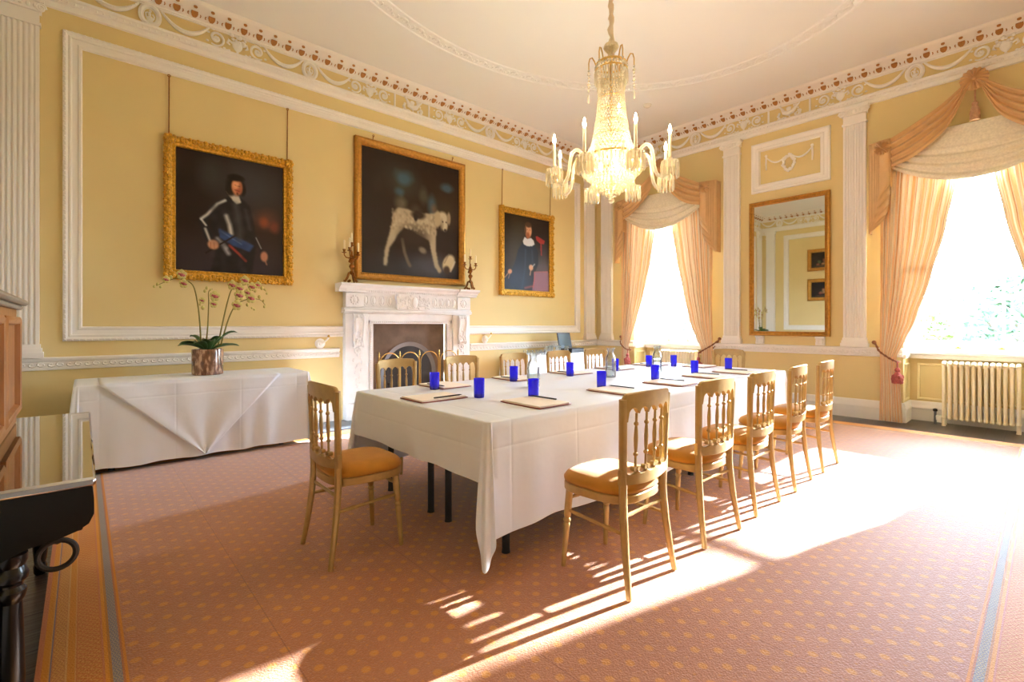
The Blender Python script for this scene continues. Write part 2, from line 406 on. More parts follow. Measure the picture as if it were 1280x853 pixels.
LAWN = leaf_mat('lawn_grass', srgb(70,96,42), srgb(96,122,58))
BARK = mat('tree_bark', srgb(76,64,54), .8, noise=.3, nscale=6)
# ---------------------------------------------------------------- shell
T = .55
tag(MB().box(XL-.3, XG+.15, YB-.3, YF+.3, -.1, 0).build('floor', BOARDS), kind='structure')
tag(MB().box(XL-.3, XG+.15, YB-.3, YF+.3, H, H+.15).build('ceiling', CEIL), kind='structure')
w = MB().box(XL-.3, 2.85, YF, YF+.3, 0, H).box(4.08, XG+.15, YF, YF+.3, 0, H).box(2.85, 4.08, YF, YF+.3, 1.25, H)
tag(w.build('wall_fireplace', WALL), kind='structure')
tag(MB().box(XL-.3, XL, YB-.3, YF+.3, 0, H).build('wall_left', WALL), kind='structure')
tag(MB().box(XL-.3, XG+.15, YB-.3, YB, 0, H).build('wall_back', WALL), kind='structure')
HEAD = 3.42
w = MB().box(XW, XG+.15, YB-.3, WC[0]-HW, 0, H).box(XW, XG+.15, WC[0]+HW, WC[1]-HW, 0, H).box(XW, XG+.15, WC[1]+HW, YF+.3, 0, H)
for c in WC: w.box(XW, XG+.15, c-HW, c+HW, HEAD, H).box(XG-.07, XG+.15, c-HW, c+HW, 0, .86)
tag(w.build('wall_window', WALL), kind='structure')

# ---------------------------------------------------------------- windows
for wi, c in enumerate(WC):
    f = MB()
    for s in (-1, 1):
        f.box(XG-.06, XG+.10, c+s*HW-(.055 if s > 0 else 0), c+s*HW+(0 if s > 0 else .055), .90, HEAD, .006)   # box frame
    f.box(XG-.06, XG+.10, c-HW, c+HW, HEAD-.06, HEAD, .006)
    win = tag(f.build('window_%d' % (wi+1), WHITE), kind='structure')
    a, b = c-HW+.05, c+HW-.05
    for nm, x, z0, z1, rows in (('sash', XG-.03, .90, 2.16, (1.58,)), ('sash', XG+.02, 2.10, HEAD-.05, (2.72,))):
        m = MB()
        r0 = .13 if z0 < 1 else .045
        m.box(x-.0195, x+.0195, a+.045, b-.045, z0, z0+r0, .004).box(x-.0195, x+.0195, a+.045, b-.045, z1-.05, z1, .004)
        for y in (a, b-.05): m.box(x-.02, x+.02, y, y+.05, z0, z1, .004)
        for k in (1, 2): yy = a+(b-a)*k/3; m.box(x-.014, x+.014, yy-.013, yy+.013, z0+.04, z1-.04)
        for zz in rows: m.box(x-.0125, x+.0125, a+.045, b-.045, zz-.013, zz+.013)
        sa = m.build(nm, WHITE, win)
        MB().box(x-.003, x+.003, a+.03, b-.03, z0+.03, z1-.03).build('pane', PANE, sa)
    for y in (c-.19, c+.19):
        MB().lathe([(.03,0),(.028,.008),(.012,.012),(.01,.02)], 10, (XG-.07, y, .94), .5, 1).build('sash_lift', BRASS, win)
    MB().box(XG-.20, XG-.02, c-HW, c+HW, .855, .90, .01).box(XG-.16, XG-.06, c-HW, c+HW, .80, .856, .006).build('sill', WHITE, win)
    ap = MB()          # panelled apron under the sill and panelled reveals
    for y0, y1 in ((c-HW+.08, c-.05), (c+.05, c+HW-.08)):
        ap.frame(y0, y1, .27, .74, [(0,0),(.006,.014),(.02,.012),(.028,.002)], lambda u, v, p: (XG-.07-p, u, v))
    for s in (-1, 1):
        ap.frame(XW+.07, XG-.12, .27, .74, [(0,0),(.006,.014),(.02,.012),(.028,.002)], lambda u, v, p, s=s: (u, c+s*(HW-p), v))
        for z0, z1 in ((1.0, 2.1), (2.2, 3.3)):
            ap.frame(XW+.07, XG-.10, z0, z1, [(0,0),(.006,.014),(.02,.012),(.028,.002)], lambda u, v, p, s=s: (u, c+s*(HW-p), v))
    ap.build('panelling', PANELY, win)
    rv = MB()
    for s in (-1, 1): rv.box(XW+.001, XG-.06, c+s*HW-.004, c+s*HW+.004, .91, HEAD)
    rv.build('reveal_lining', WHITE, win)

# ---------------------------------------------------------------- linear mouldings
BASE = [(0,0),(.028,0),(.028,.15),(.034,.155),(.034,.175),(.022,.19),(.022,.215),(.014,.235),(.010,.245),(0,.25)]
DADO = [(0,.82),(.018,.825),(.022,.84),(.020,.85),(.020,.895),(.028,.90),(.036,.915),(.036,.93),(.030,.935),(0,.94)]
def run(prof, name, m, segs):
    mb = MB()
    for mp, a, b in segs: mb.sweep(prof, a, b, mp)
    return tag(mb.build(name, m), kind='structure')
def bay(c): # skirting and rail turn into the window bay
    r = lambda s: (lambda u, v, p: (u, c+s*(HW-p), v))
    return [(r(1), XW-.0, XG-.07), (r(-1), XW, XG-.07), (lambda u, v, p: (XG-.07-p, u, v), c-HW, c+HW)]
wsegs = [(mW, YB, WC[0]-HW), (mW, WC[0]+HW, WC[1]-HW), (mW, WC[1]+HW, YF)]
run(BASE, 'baseboard_fireplace', WHITE, [(mF, XL, 2.44), (mF, 4.52, XW)])
run(BASE, 'baseboard_window', WHITE, wsegs+bay(WC[0])+bay(WC[1]))
run(BASE, 'baseboard_left', WHITE, [(mL, YB, YF)])
run(BASE, 'baseboard_back', WHITE, [(mB, XL, XW)])
def dado(segs):
    TRIM[0] += 1
    t = run(DADO, 'trim_%d' % TRIM[0], WHITE, segs)
    orn = MB()       # running scroll enrichment
    for mp, a, b in segs:
        if b-a < 1: continue
        n = int((b-a)/.062)
        for k in range(n):
            u = a+(k+.5)*(b-a)/n; s = 1 if k % 2 else -1
            pts = [mp(u+(.010+.026*t_/9)*math.cos(s*(t_*.62)+1), .872+(.006+.018*t_/9)*math.sin(s*(t_*.62)+1), .023) for t_ in range(10)]
            orn.tube(pts, [.006+.003*(1-abs(i-5)/5) for i in range(10)], 4)
    orn.build('running_scroll', WHITE, t)
dado([(mF, XL, 2.44), (mF, 4.52, XW)]); dado(wsegs); dado([(mL, YB, YF)]); dado([(mB, XL, XW)])
TRIM[0] += 1
run([(0,.80),(.02,.805),(.03,.83),(.03,.86),(0,.87)], 'trim_%d' % TRIM[0], WHITE, [s for c in WC for s in bay(c)[:2]])

# wall panels framed by a broad moulding
PAN = [(0,0),(.004,.030),(.022,.036),(.034,.026),(.040,.022),(.048,.030),(.060,.030),(.066,.020),(.105,.016),(.112,.026),(.128,.028),(.134,.012),(.138,0)]
def panel(mp, u0, u1, v0, v1, sc=1., gap=None):
    mb = MB().frame(u0, u1, v0, v1, [(d*sc, p*sc) for d, p in PAN], mp)
    if gap:          # the bottom member stops at either side of the fireplace
        mb.f = [f for i, f in enumerate(mb.f) if i % 4 != 0]
        n = len(mb.v)
        for (d, p) in PAN: mb.v += [mp(u0+d, v0+d, p), mp(gap[0], v0+d, p), mp(gap[1], v0+d, p), mp(u1-d, v0+d, p)]
        for i in range(len(PAN)-1):
            for k in (0, 2): mb.f.append((n+i*4+k, n+i*4+k+1, n+i*4+5+k, n+i*4+4+k))
    t = trim(mb, WHITE)
    be = MB()
    per = [(u0, v0, u1, v0), (u1, v0, u1, v1), (u1, v1, u0, v1), (u0, v1, u0, v0)]
    d = .012*sc
    for (a, b, c_, e) in per:
        L_ = math.hypot(c_-a, e-b); n = int(L_/.045)
        for k in range(n):
            q = (k+.5)/n; uu = a+(c_-a)*q; vv = b+(e-b)*q
            uu = min(max(uu, min(u0,u1)+d), max(u0,u1)-d); vv = min(max(vv, v0+d), v1-d)
            if gap and vv < v0+.05 and gap[0] < uu < gap[1]: continue
            x, y, z = mp(uu, vv, .034*sc)
            be.ball((x, y, z), .010*sc, 5, 3)
    be.build('bead_row', WHITE, t)
    return t
panel(mF, -.14, 7.15, 1.08, 3.95, gap=(2.5, 4.45))
panel(mL, -.35, 5.40, 1.08, 3.95)
panel(mB, -.14, 7.15, 1.08, 3.95)
pl = trim(MB().frame(2.0, 3.05, 3.235, 3.985, [(0,0),(.004,.030),(.025,.038),(.04,.024),(.075,.018),(.085,.028),(.115,.030),(.125,.01),(.13,0)], mW), WHITE)
wr = MB()     # wreath hung between two swags
for k in range(46):
    a = 2*PI*k/46+random.uniform(-.05, .05); r = .085+random.uniform(-.016, .016)
    wr.ball((XW-.016, CY+r*.85*math.sin(a), 3.60+r*1.25*math.cos(a)), .019, 6, 4, .8, 1.1, 1)
for s in (-1, 1):
    wr.tube([(XW-.012, p.y, p.z) for p in catenary((0, CY+s*.30, 3.745), (0, CY+s*.05, 3.70), .075, 12)], [.008+.006*math.sin(PI*i/11) for i in range(12)], 6)
    wr.tube([(XW-.01, CY+s*.305, 3.77), (XW-.01, CY+s*.31, 3.66), (XW-.01, CY+s*.305, 3.56)], [.012, .014, .010], 6)
    wr.ball((XW-.012, CY+s*.305, 3.77), .022, 7, 5)
wr.build('wreath_relief', ORN, pl)

# ---------------------------------------------------------------- pilasters
def pilaster(mp, uc, wd, z0=.94, z1=4.12, depth=.055):
    mb = MB(); hw = wd/2
    pts = [(-hw, 0), (-hw, depth)]
    nfl = 7; e = .018; fw = (wd-2*e)/nfl
    for k in range(nfl):
        a = -hw+e+k*fw
        for q in range(7):
            t = q/6; pts.append((a+fw*.14+fw*.72*t, depth-.014*math.sin(PI*t)))
    pts += [(hw, depth), (hw, 0)]
    mb.prism(pts, z0+.12, z1-.22, lambda a, b, h: mp(uc+a, h, b))
    for za, zb, g, d in ((z0, z0+.05, .028, .03), (z0+.05, z0+.085, .018, .02), (z0+.085, z0+.12, .008, .008), (z1-.225, z1-.20, .012, .014), (z1-.20, z1-.105, 0, .004), (z1-.03, z1, .035, .045)):
        mb.prism([(-hw-g, 0), (-hw-g, depth+d), (hw+g, depth+d), (hw+g, 0)], za, zb, lambda a, b, h: mp(uc+a, h, b))
    mb.prism([(-hw-.015, 0), (-hw-.015, depth+.03), (hw+.015, depth+.03), (hw+.015, 0)], z1-.105, z1-.03, lambda a, b, h: mp(uc+a, h, b))
    t = trim(mb, WHITE, ang=30)
    cap = MB()
    for s in (-1, 1):          # scrolled ends of the Ionic capital
        sp_ = []
        for k in range(26):
            a = k*.5; r = .040*(1-k/30)
            sp_.append(mp(uc+s*(hw+.012)+s*r*math.cos(a)*.9, z1-.075+r*math.sin(a), depth+.035))
        cap.tube(sp_, .009, 6)
    n = 6
    for k in range(n):         # egg row
        u = uc-hw+wd*(k+.5)/n; x, y, z = mp(u, z1-.065, depth+.03); cap.ball((x, y, z), .016, 6, 4, 1, 1, 1.4)
    cap.build('capital_scrolls', ORN, t)
    return t
pilaster(mF, -.43, .28); pilaster(mF, 7.43, .27)
for y in (5.77, 3.34, 1.72, -.71): pilaster(mW, y, .25)
for y in (5.77, -.71): pilaster(mL, y, .25)
pilaster(mB, -.43, .28); pilaster(mB, 7.43, .27)

# ---------------------------------------------------------------- architrave, frieze, cornice
WALLS = [(mF, XL, XW, CX, 0, lambda u: (u, YF)), (mW, YB, YF, CY, -PI/2, lambda u: (XW, u)), (mL, YB, YF, CY, PI/2, lambda u: (XL, u)), (mB, XL, XW, CX, PI, lambda u: (u, YB))]
ARCH = [(0,4.115),(.03,4.12),(.034,4.14),(.034,4.165),(.055,4.175),(.055,4.205),(.066,4.215),(.066,4.235),(.05,4.245),(0,4.25)]
CORN = [(0,4.455),(.022,4.458),(.026,4.472),(.040,4.480),(.150,4.545),(.185,4.550),(.195,4.560),(.215,4.575),(.215,H),(0,H)]
# relief ornaments, made once in a flat (x along the wall, z up, -y into the room) frame
def proto_swag():
    m = MB(); p = catenary((-.21,0,.085), (.21,0,.085), .135, 18)
    m.tube([(q.x, -.012, q.z) for q in p], [.010+.015*math.sin(PI*i/17) for i in range(18)], 6)
    for i in range(1, 17): m.tube([(p[i].x+.002, -.012, p[i].z+.02), (p[i].x-.004, -.028, p[i].z), (p[i].x+.002, -.012, p[i].z-.02)], .004, 4)
    return m
def proto_roundel():
    m = MB(); pts = [(.078*math.cos(2*PI*k/28), -.012, .098*math.sin(2*PI*k/28)) for k in range(28)]
    m.tube(pts, .021, 6, True)
    pts = [(.055*math.cos(2*PI*k/24), -.006, .072*math.sin(2*PI*k/24)) for k in range(24)]
    m.tube(pts, .006, 5, True)
    m.ball((0,-.006,-.030), .032, 8, 5, 1, .5, .8).ball((-.004,-.008,.012), .018, 8, 5, .8, .6, 1.4).ball((.002,-.010,.045), .013, 7, 5, 1, .7, 1).tube([(-.03,-.006,-.02),(-.035,-.006,.02),(-.015,-.006,.03)], .007, 5).tube([(.02,-.006,.02),(.035,-.006,0),(.03,-.006,-.03)], .007, 5)
    m.tube([(-.05,-.004,-.052),(0,-.004,-.058),(.05,-.004,-.052)], .006, 5)
    return m
def proto_scroll():
    m = MB()
    sp_ = [((.082-.0022*k)*math.cos(.30*k-2.2), -.010, (.085-.0022*k)*math.sin(.30*k-2.2)+.002) for k in range(32)]
    m.tube(sp_, [.008+.009*min(1, k/10)*(1-k/45) for k in range(32)], 5)
    for k in range(7): a = 2*PI*k/7; m.ball((.020*math.cos(a), -.010, .020*math.sin(a)), .011, 6, 4, 1, .7, 1)
    m.ball((0,-.014,0), .010, 6, 4)
    for k, (x, z) in enumerate(((-.085,-.05),(-.075,.045),(-.03,.09),(.075,-.075),(.10,-.088),(.045,-.092),(-.01,-.098))): m.ball((x, -.008, z), .013, 6, 4, 1.2, .6, .9)
    return m
def proto_urn():
    m = MB(); m.lathe([(.03,-.105),(.034,-.095),(.014,-.085),(.010,-.07),(.028,-.055),(.045,-.03),(.052,0),(.050,.018),(.058,.024),(.054,.032)], 12, (0,0,0), 1, .45)
    for k in range(16): m.ball((random.uniform(-.075,.075), -.012-random.uniform(0,.012), random.uniform(.03,.098)), random.uniform(.014,.024), 6, 4, 1, .6, 1)
    for s in (-1, 1):
        m.tube([(s*.05,-.008,.01),(s*.09,-.010,.03),(s*.10,-.01,-.005),(s*.075,-.008,-.02)], [.012,.016,.014,.006], 5)
        m.ball((s*.085,-.008,-.085), .016, 6, 4, 1, .7, 1)
    return m
def proto_griffin():
    m = MB()
    m.tube([(-.11,-.012,.085),(-.085,-.014,.05),(-.06,-.016,-.005),(0,-.02,-.03),(.06,-.018,-.01),(.10,-.014,.04),(.15,-.012,.085)], [.010,.018,.03,.036,.030,.020,.008], 7)
    m.tube([(-.12,-.01,.01),(-.14,-.01,-.04),(-.11,-.01,-.085)], [.014,.02,.01], 6).tube([(.12,-.01,-.01),(.15,-.01,-.05),(.12,-.01,-.09)], [.012,.022,.01], 6)
    m.lathe([(.026,-.01),(.018,.01),(.03,.03),(.036,.055),(.02,.07)], 10, (.0,-.006,0), 1, .5)
    for k in range(26): m.ball((random.uniform(-.15,.16), -.008, random.uniform(-.1,-.02)), random.uniform(.010,.02), 6, 4, 1, .6, 1)
    for k in range(9): m.ball((.09+random.uniform(-.03,.05), -.010, .03+random.uniform(-.03,.05)), .014, 6, 4, 1, .6, 1)
    m.ball((-.115,-.014,.095), .020, 7, 5)
    return m
PROTO = {'swag': proto_swag(), 'roundel': proto_roundel(), 'scroll': proto_scroll(), 'urn': proto_urn(), 'griffin': proto_griffin()}
PME = {}
def relief(kind, par, u, z, rot, pos, flip):
    if kind not in PME:
        o = PROTO[kind].build(kind+'_relief', ORN, par); PME[kind] = o.data
    else:
        o = bpy.data.objects.new(kind+'_relief', PME[kind]); C.objects.link(o); o.parent = par
    x, y = pos(u); o.location = (x, y, z); o.rotation_euler = (0,0,rot); o.scale = (-1 if flip else 1, 1, 1)
FZ = 4.352
for wi, (mp, a, b, mid, rot, pos) in enumerate(WALLS):
    arch = trim(MB().sweep(ARCH, a, b, mp), WHITE)
    dent = MB(); n = int((b-a)/.05)
    if wi < 3:
        for k in range(n):
            u = a+(k+.5)*(b-a)/n; x, y, z = mp(u, 4.19, .058); dent.ball((x, y, z), .013, 5, 3, .9, .9, 1.1)
        dent.build('egg_row', WHITE, arch)
    cor = trim(MB().sweep(CORN, a, b, mp), WHITE)
    bo = MB(); gl = MB()
    P = .1545; n = int((b-a-.3)/2/P)
    def on(u, t, hh):   # a point on the sloping soffit: t 0 low edge .. 1 high edge, hh = proud of it
        p = .040+.110*t; z = 4.480+.065*t; nl = math.hypot(.11, .065)
        return mp(u, z-hh*.11/nl, p+hh*.065/nl)
    for k in range(-n, n+1):
        u = mid+k*P
        sh = [(-.029,.56),(-.032,.38),(-.025,.18),(-.011,.04),(.011,.04),(.025,.18),(.032,.38),(.029,.56)]
        bo.prism([(q, t) for q, t in sh], 0, .012, lambda q, t, h, u=u: on(u+q, t, h))
        bo.prism([(.018*math.cos(2*PI*j/10), .95+.12*math.sin(2*PI*j/10)) for j in range(10)], 0, .010, lambda q, t, h, u=u: on(u+q, t, h))
        for s in (-1, 1): gl.tube([on(u+s*.052, .15, .004), on(u+s*.058, .28, .006), on(u+s*.052, .4, .004)], .005, 4)
    bo.build('boss_row', BROWN, cor); gl.build('bracket_row', BROWN, cor)
    if wi == 3: continue
    fr = MB()
    fr.sweep([(0,4.44),(.012,4.445),(.012,4.458),(0,4.46)], a, b, mp)
    for s in (-1, 1): fr.sweep([(0,4.25),(.012,4.25),(.012,4.45),(0,4.45)], mid+s*.275-.012, mid+s*.275+.012, mp)
    fz = trim(fr, WHITE)
    relief('griffin', fz, mid, FZ-.005, rot, pos, False)
    half = (b-a)/2
    for s in (-1, 1):
        base = .30; g = 0
        while True:
            c0 = base+.34                       # urn between two scrolls
            for du, kind in ((-.20,'scroll'), (0,'urn'), (.205,'scroll')):
                if c0+du < half-.08: relief(kind, fz, mid+s*(c0+du), FZ, rot, pos, (du > 0) == (s*(1 if rot in (0,) else -1) > 0))
            rc = c0+.785                        # roundel carried by two swags
            for du, kind in ((-.30,'swag'), (0,'roundel'), (.30,'swag')):
                if rc+du < half-.18: relief(kind, fz, mid+s*(rc+du), FZ, rot, pos, False)
            base = rc+.445; g += 1
            if base > half: break

# ceiling: oval band of leaf scroll
EA, EB = 2.86, 2.30
ov = trim(MB().frame(0,1,0,1,[(0,0)],lambda u,v,p:(0,0,0)) if False else MB().tube([(CX+(EA-.085)*math.cos(2*PI*k/120), CY+(EB-.085)*math.sin(2*PI*k/120), H) for k in range(120)], .016, 6, True).tube([(CX+(EA+.085)*math.cos(2*PI*k/120), CY+(EB+.085)*math.sin(2*PI*k/120), H) for k in range(120)], .016, 6, True), CEIL)
sc = MB(); n = 150
for k in range(n):
    a = 2*PI*k/n; s = 1 if k % 2 else -1
    tx, ty = -EA*math.sin(a), EB*math.cos(a); l = math.hypot(tx, ty); tx /= l; ty /= l
    px, py = CX+EA*math.cos(a), CY+EB*math.sin(a)
    pts = []
    for j in range(9):
        ph = j*.62; r = .052*(1-j/12)
        uu = r*math.cos(ph)*1.1-.02; vv = s*r*math.sin(ph)
        pts.append((px+tx*uu-ty*vv, py+ty*uu+tx*vv, H-.004))
    sc.tube(pts, [.012*(1-j/14) for j in range(9)], 5)
    sc.ball((px-ty*s*.03, py+tx*s*.03, H-.004), .016, 6, 4, 1.3, 1.3, .8)
sc.build('leaf_scroll', CEIL, ov)
ros = MB().lathe([(.34,0),(.33,-.02),(.27,-.03),(.24,-.02),(.15,-.03),(.10,-.05),(0.0,-.06)], 40, (3.47, 2.57, H))
for k in range(14): a = 2*PI*k/14; ros.ball((3.47+.2*math.cos(a), 2.57+.2*math.sin(a), H-.02), .045, 8, 5, 1, 1, .6)
trim(ros, CEIL)
# ---------------------------------------------------------------- carpet
CPX0, CPX1, CPY0, CPY1, BW = .12, 6.91, .19, 5.19, .245
cp = MB().box(CPX0, CPX1, CPY0, CPY1, .0, .012).build('carpet', CARPET)
tag(cp, 'large salmon carpet with small gold dots and a patterned gold border', 'carpet')
bx = [(CPX0, CPY0), (CPX1, CPY0), (CPX1, CPY1), (CPX0, CPY1)]
ox_ = [(CPX0-BW, CPY0-BW), (CPX1+BW, CPY0-BW), (CPX1+BW, CPY1+BW), (CPX0-BW, CPY1+BW)]
for k in range(4):
    j = (k+1) % 4; i0, i1, o0, o1 = bx[k], bx[j], ox_[k], ox_[j]
    L_ = math.dist(i0, i1)
    vs = [(*i0, .0125), (*i1, .0125), (*o1, .0125), (*o0, .0125), (*o1, 0), (*o0, 0)]
    mb = MB().add(vs, [(0,1,2,3), (3,2,4,5)])
    mb.build('border', BORDER, cp, uv=[(0,0),(0,L_),(1,L_+BW),(1,-BW),(1,L_+BW),(1,-BW)], fix=True)
sl = MB().box(1.9, 5.05, 5.47, 6.02, 0, .018, .004).build('hearth_slab', SLATE); tag(sl, 'dark grey slate hearth slab in front of the white fireplace', 'hearth')

# ---------------------------------------------------------------- chairs
def make_chair(label, group):
    t = thing('banquet_chair', label, 'chair', group=group)
    # seat: rounded frame and a domed cushion
    def outline(g=0., n=40):
        o = []
        for k in range(n):
            a = 2*PI*k/n; c, s = math.cos(a), math.sin(a); e = .62
            x = abs(c)**e*(1 if c > 0 else -1); y = abs(s)**e*(1 if s > 0 else -1)
            o.append(((.205+g)*x*(1+.05*y), (.205+g)*y+.030))
        return o
    m = MB().prism(outline(), .392, .432, lambda a, b, h: (a, b, h))
    m.build('seat_frame', CHAIR, t, bev=.006)
    lv = [(-.012,.430),(.000,.440),(.002,.455),(-.010,.474),(-.035,.488),(-.08,.497),(-.14,.501),(-.19,.502)]
    cu = MB(); n = 40
    for g, z in lv: cu.v += [(a, b, z) for a, b in outline(g, n)]
    cu.f = [(i*n+k, i*n+(k+1)%n, (i+1)*n+(k+1)%n, (i+1)*n+k) for i in range(len(lv)-1) for k in range(n)]+[tuple((len(lv)-1)*n+k for k in range(n))]
    cu.build('cushion', VELVET, t, ang=60)
    # legs
    for s in (-1, 1):
        d = Vector((s*.178, .198, 0)); u = Vector((s*.158, .172, .40))
        f = lambda z: tuple(d.lerp(u, z/.40))
        zs = [0,.02,.20,.215,.222,.230,.238,.246,.252,.262,.30,.392]
        rs = [.0115,.0125,.0165,.0165,.013,.019,.019,.013,.0165,.018,.0185,.0185]
        MB().tube([f(z) for z in zs], rs, 12).build('leg', CHAIR, t)
    bx_ = lambda z: .200-.027*(1-(1-min(z/.42, 1))**1.5)+.034*max(0, z-.42)
    def post(z):     # sweeping rear post, foot and top raked backward
        q = z/.915
        return -.205+.050*(1-(1-min(1, z/.42))**1.5)-.012*max(0, (z-.42)/.495)**1.3
    for s in (-1, 1):
        pts = [(s*bx_(z), post(z), z) for z in [.915*k/18*.965 for k in range(19)]]
        r_ = [.0125+.005*min(1, k/6) for k in range(19)]
        MB().tube(pts, r_, 8, sq=1.25).build('rear_post', CHAIR, t)
    # curved rails of the back
    def yb(x, z): return post(z)-.030*(1-(x/.20)**2)
    W_ = lambda z: bx_(z)+.016
    def rail(topf, botf, th=.011, n=56):
        m = MB(); o = []
        for k in range(n+1):
            x = -1+2*k/n
            zt, zb = topf(x), botf(x)
            X = x*W_(.8)
            for (z, dy) in ((zb, -th), (zt-.004, -th), (zt, -th*.4), (zt, th*.4), (zt-.004, th), (zb, th)): o.append((X, yb(min(max(X,-.2),.2), z)+dy, z))
        fs = []
        for k in range(n):
            for j in range(6): fs.append((k*6+j, k*6+(j+1)%6, k*6+6+(j+1)%6, k*6+6+j))
        fs += [tuple(range(6)), tuple(n*6+j for j in reversed(range(6)))]
        return m.add(o, fs)
    def scal(x, n=5):    # five little arches between the spindles
        q = (x*.5+.5)*1.0; q = (q-.075)/.85
        if q <= 0 or q >= 1: return 0
        f = (q*n) % 1; return math.sqrt(max(0, 1-(2*f-1)**2))
    top = lambda x: .905+.010*math.cos(x*PI/2)-(.055*((abs(x)-.86)/.14)**2 if abs(x) > .86 else 0)
    rail(top, lambda x: .800+.042*scal(x) if abs(x) < .85 else .78).build('top_rail', CHAIR, t, ang=50)
    low = rail(lambda x: .555-.016*scal(x) if abs(x) < .93 else .565, lambda x: .497-.012*math.cos(x*PI/2), .010)
    for k in (-1.5, -.5, .5, 1.5):
        for dx in (-.011, .011):
            x = k*.0735+dx; y = yb(x, .555); low.tube([(x, y-.011, .560), (x, y+.011, .560)], .0115, 8)
    low.build('lower_rail', CHAIR, t, ang=50)
    for k in (-1.5, -.5, .5, 1.5):
        zs = [.555,.60,.617,.620,.626,.632,.635,.66,.70,.735,.757,.760,.766,.772,.775,.815]
        rs = [.0065,.0060,.0060,.010,.0115,.010,.0065,.0090,.0105,.0085,.0060,.010,.0115,.010,.0060,.0060]
        MB().tube([(k*.0735, yb(k*.0735, z), z) for z in zs], rs, 8).build('spindle', CHAIR, t)
    # stretchers
    bead = lambda n: [.0085 if k not in (2, n-3) else .011 for k in range(n)]
    ln = lambda a, b, n: [tuple(Vector(a).lerp(Vector(b), k/(n-1))) for k in range(n)]
    for s in (-1, 1): MB().tube(ln((s*.186, post(.27)+.01, .275), (s*.166, .180, .285), 11), bead(11), 8).build('stretcher', CHAIR, t)
    MB().tube(ln((-.18, post(.345)+.005, .345), (.18, post(.345)+.005, .345), 11), bead(11), 8).build('stretcher', CHAIR, t)
    MB().tube(ln((-.16, .174, .345), (.16, .174, .345), 11), bead(11), 8).build('stretcher', CHAIR, t)
    return t
G_CH = 'gold banquet chairs around the conference table'
ch0 = make_chair('gold chair with tan seat alone at the near end of the table, facing it', G_CH)
ch0.location = (1.118, 2.57, .015); ch0.rotation_euler = (0,0,-PI/2)
near_lab = ['closest gold chair, first in the row along the sunny side of the table',
            'second gold chair along the sunny side of the table, just behind the closest one',
            'middle gold chair of the five along the sunny side of the table',
            'fourth gold chair along the sunny side, last but one towards the windows',
            'last gold chair of the sunny row, nearest the near window']
for k, (x, r) in enumerate(((1.996, .02), (2.735, -.05), (3.39, .0), (4.07, .04), (4.755, .0))):
    dup(ch0, (x, 1.445, .015), r, near_lab[k], G_CH)
far_lab = ['gold chair back in front of the fireplace screen, on the far side of the table',
           'gold chair back in front of the right jamb of the white fireplace',
           'gold chair back just right of the fireplace, before bare yellow wall',
           'gold chair back in front of the glasses on the small white side table',
           'gold chair back in front of the black box on the small white side table']
for k, x in enumerate((2.10, 2.80, 3.51, 4.22, 4.90)):
    dup(ch0, (x, 3.72, .015), PI+(.05, -.03, .02, .0, -.03)[k], far_lab[k], G_CH)
dup(ch0, (5.87, 2.68, .015), PI/2, 'gold chair at the window end of the table, standing before the pier mirror wall', G_CH)

# ---------------------------------------------------------------- conference table: four folding tables under one long white cloth
TZ = .742
def fold_table(x0, x1, y0, y1, label, z=TZ, col=None):
    t = thing('folding_table', label, 'table', ((x0+x1)/2, (y0+y1)/2, .0125), 0, 'folding tables under the long white cloth')
    hx, hy = (x1-x0)/2, (y1-y0)/2
    MB().box(-hx, hx, -hy, hy, z-.04, z-.013, .004).build('tabletop', BLACK, t)
    for sx in (-1, 1):
        for sy in (-1, 1):
            MB().tube([(sx*(hx-.21), sy*(hy-.10), 0), (sx*(hx-.21), sy*(hy-.10), .02), (sx*(hx-.21), sy*(hy-.10), z-.04)], [.024,.021,.021], 14).build('leg', BLACK, t)
        MB().tube([(sx*(hx-.21), -hy+.10, .60), (sx*(hx-.21), hy-.10, .60)], .012, 8).build('crossbar', BLACK, t)
    return t
TX0, TX1, TY0, TY1 = 1.475, 5.485, 1.835, 3.345
TM, TMY = 3.48, 2.59
fold_table(TX0+.01, TM, TY0+.01, TMY, 'folding table with black legs at the near sunny corner under the white cloth')
fold_table(TX0+.01, TM, TMY, TY1-.01, 'folding table with black legs at the near fireplace corner under the white cloth')
fold_table(TM, TX1-.01, TY0+.01, TMY, 'folding table hidden under the white cloth at the sunny window end')
fold_table(TM, TX1-.01, TMY, TY1-.01, 'folding table hidden under the white cloth at the far fireplace-side window end')

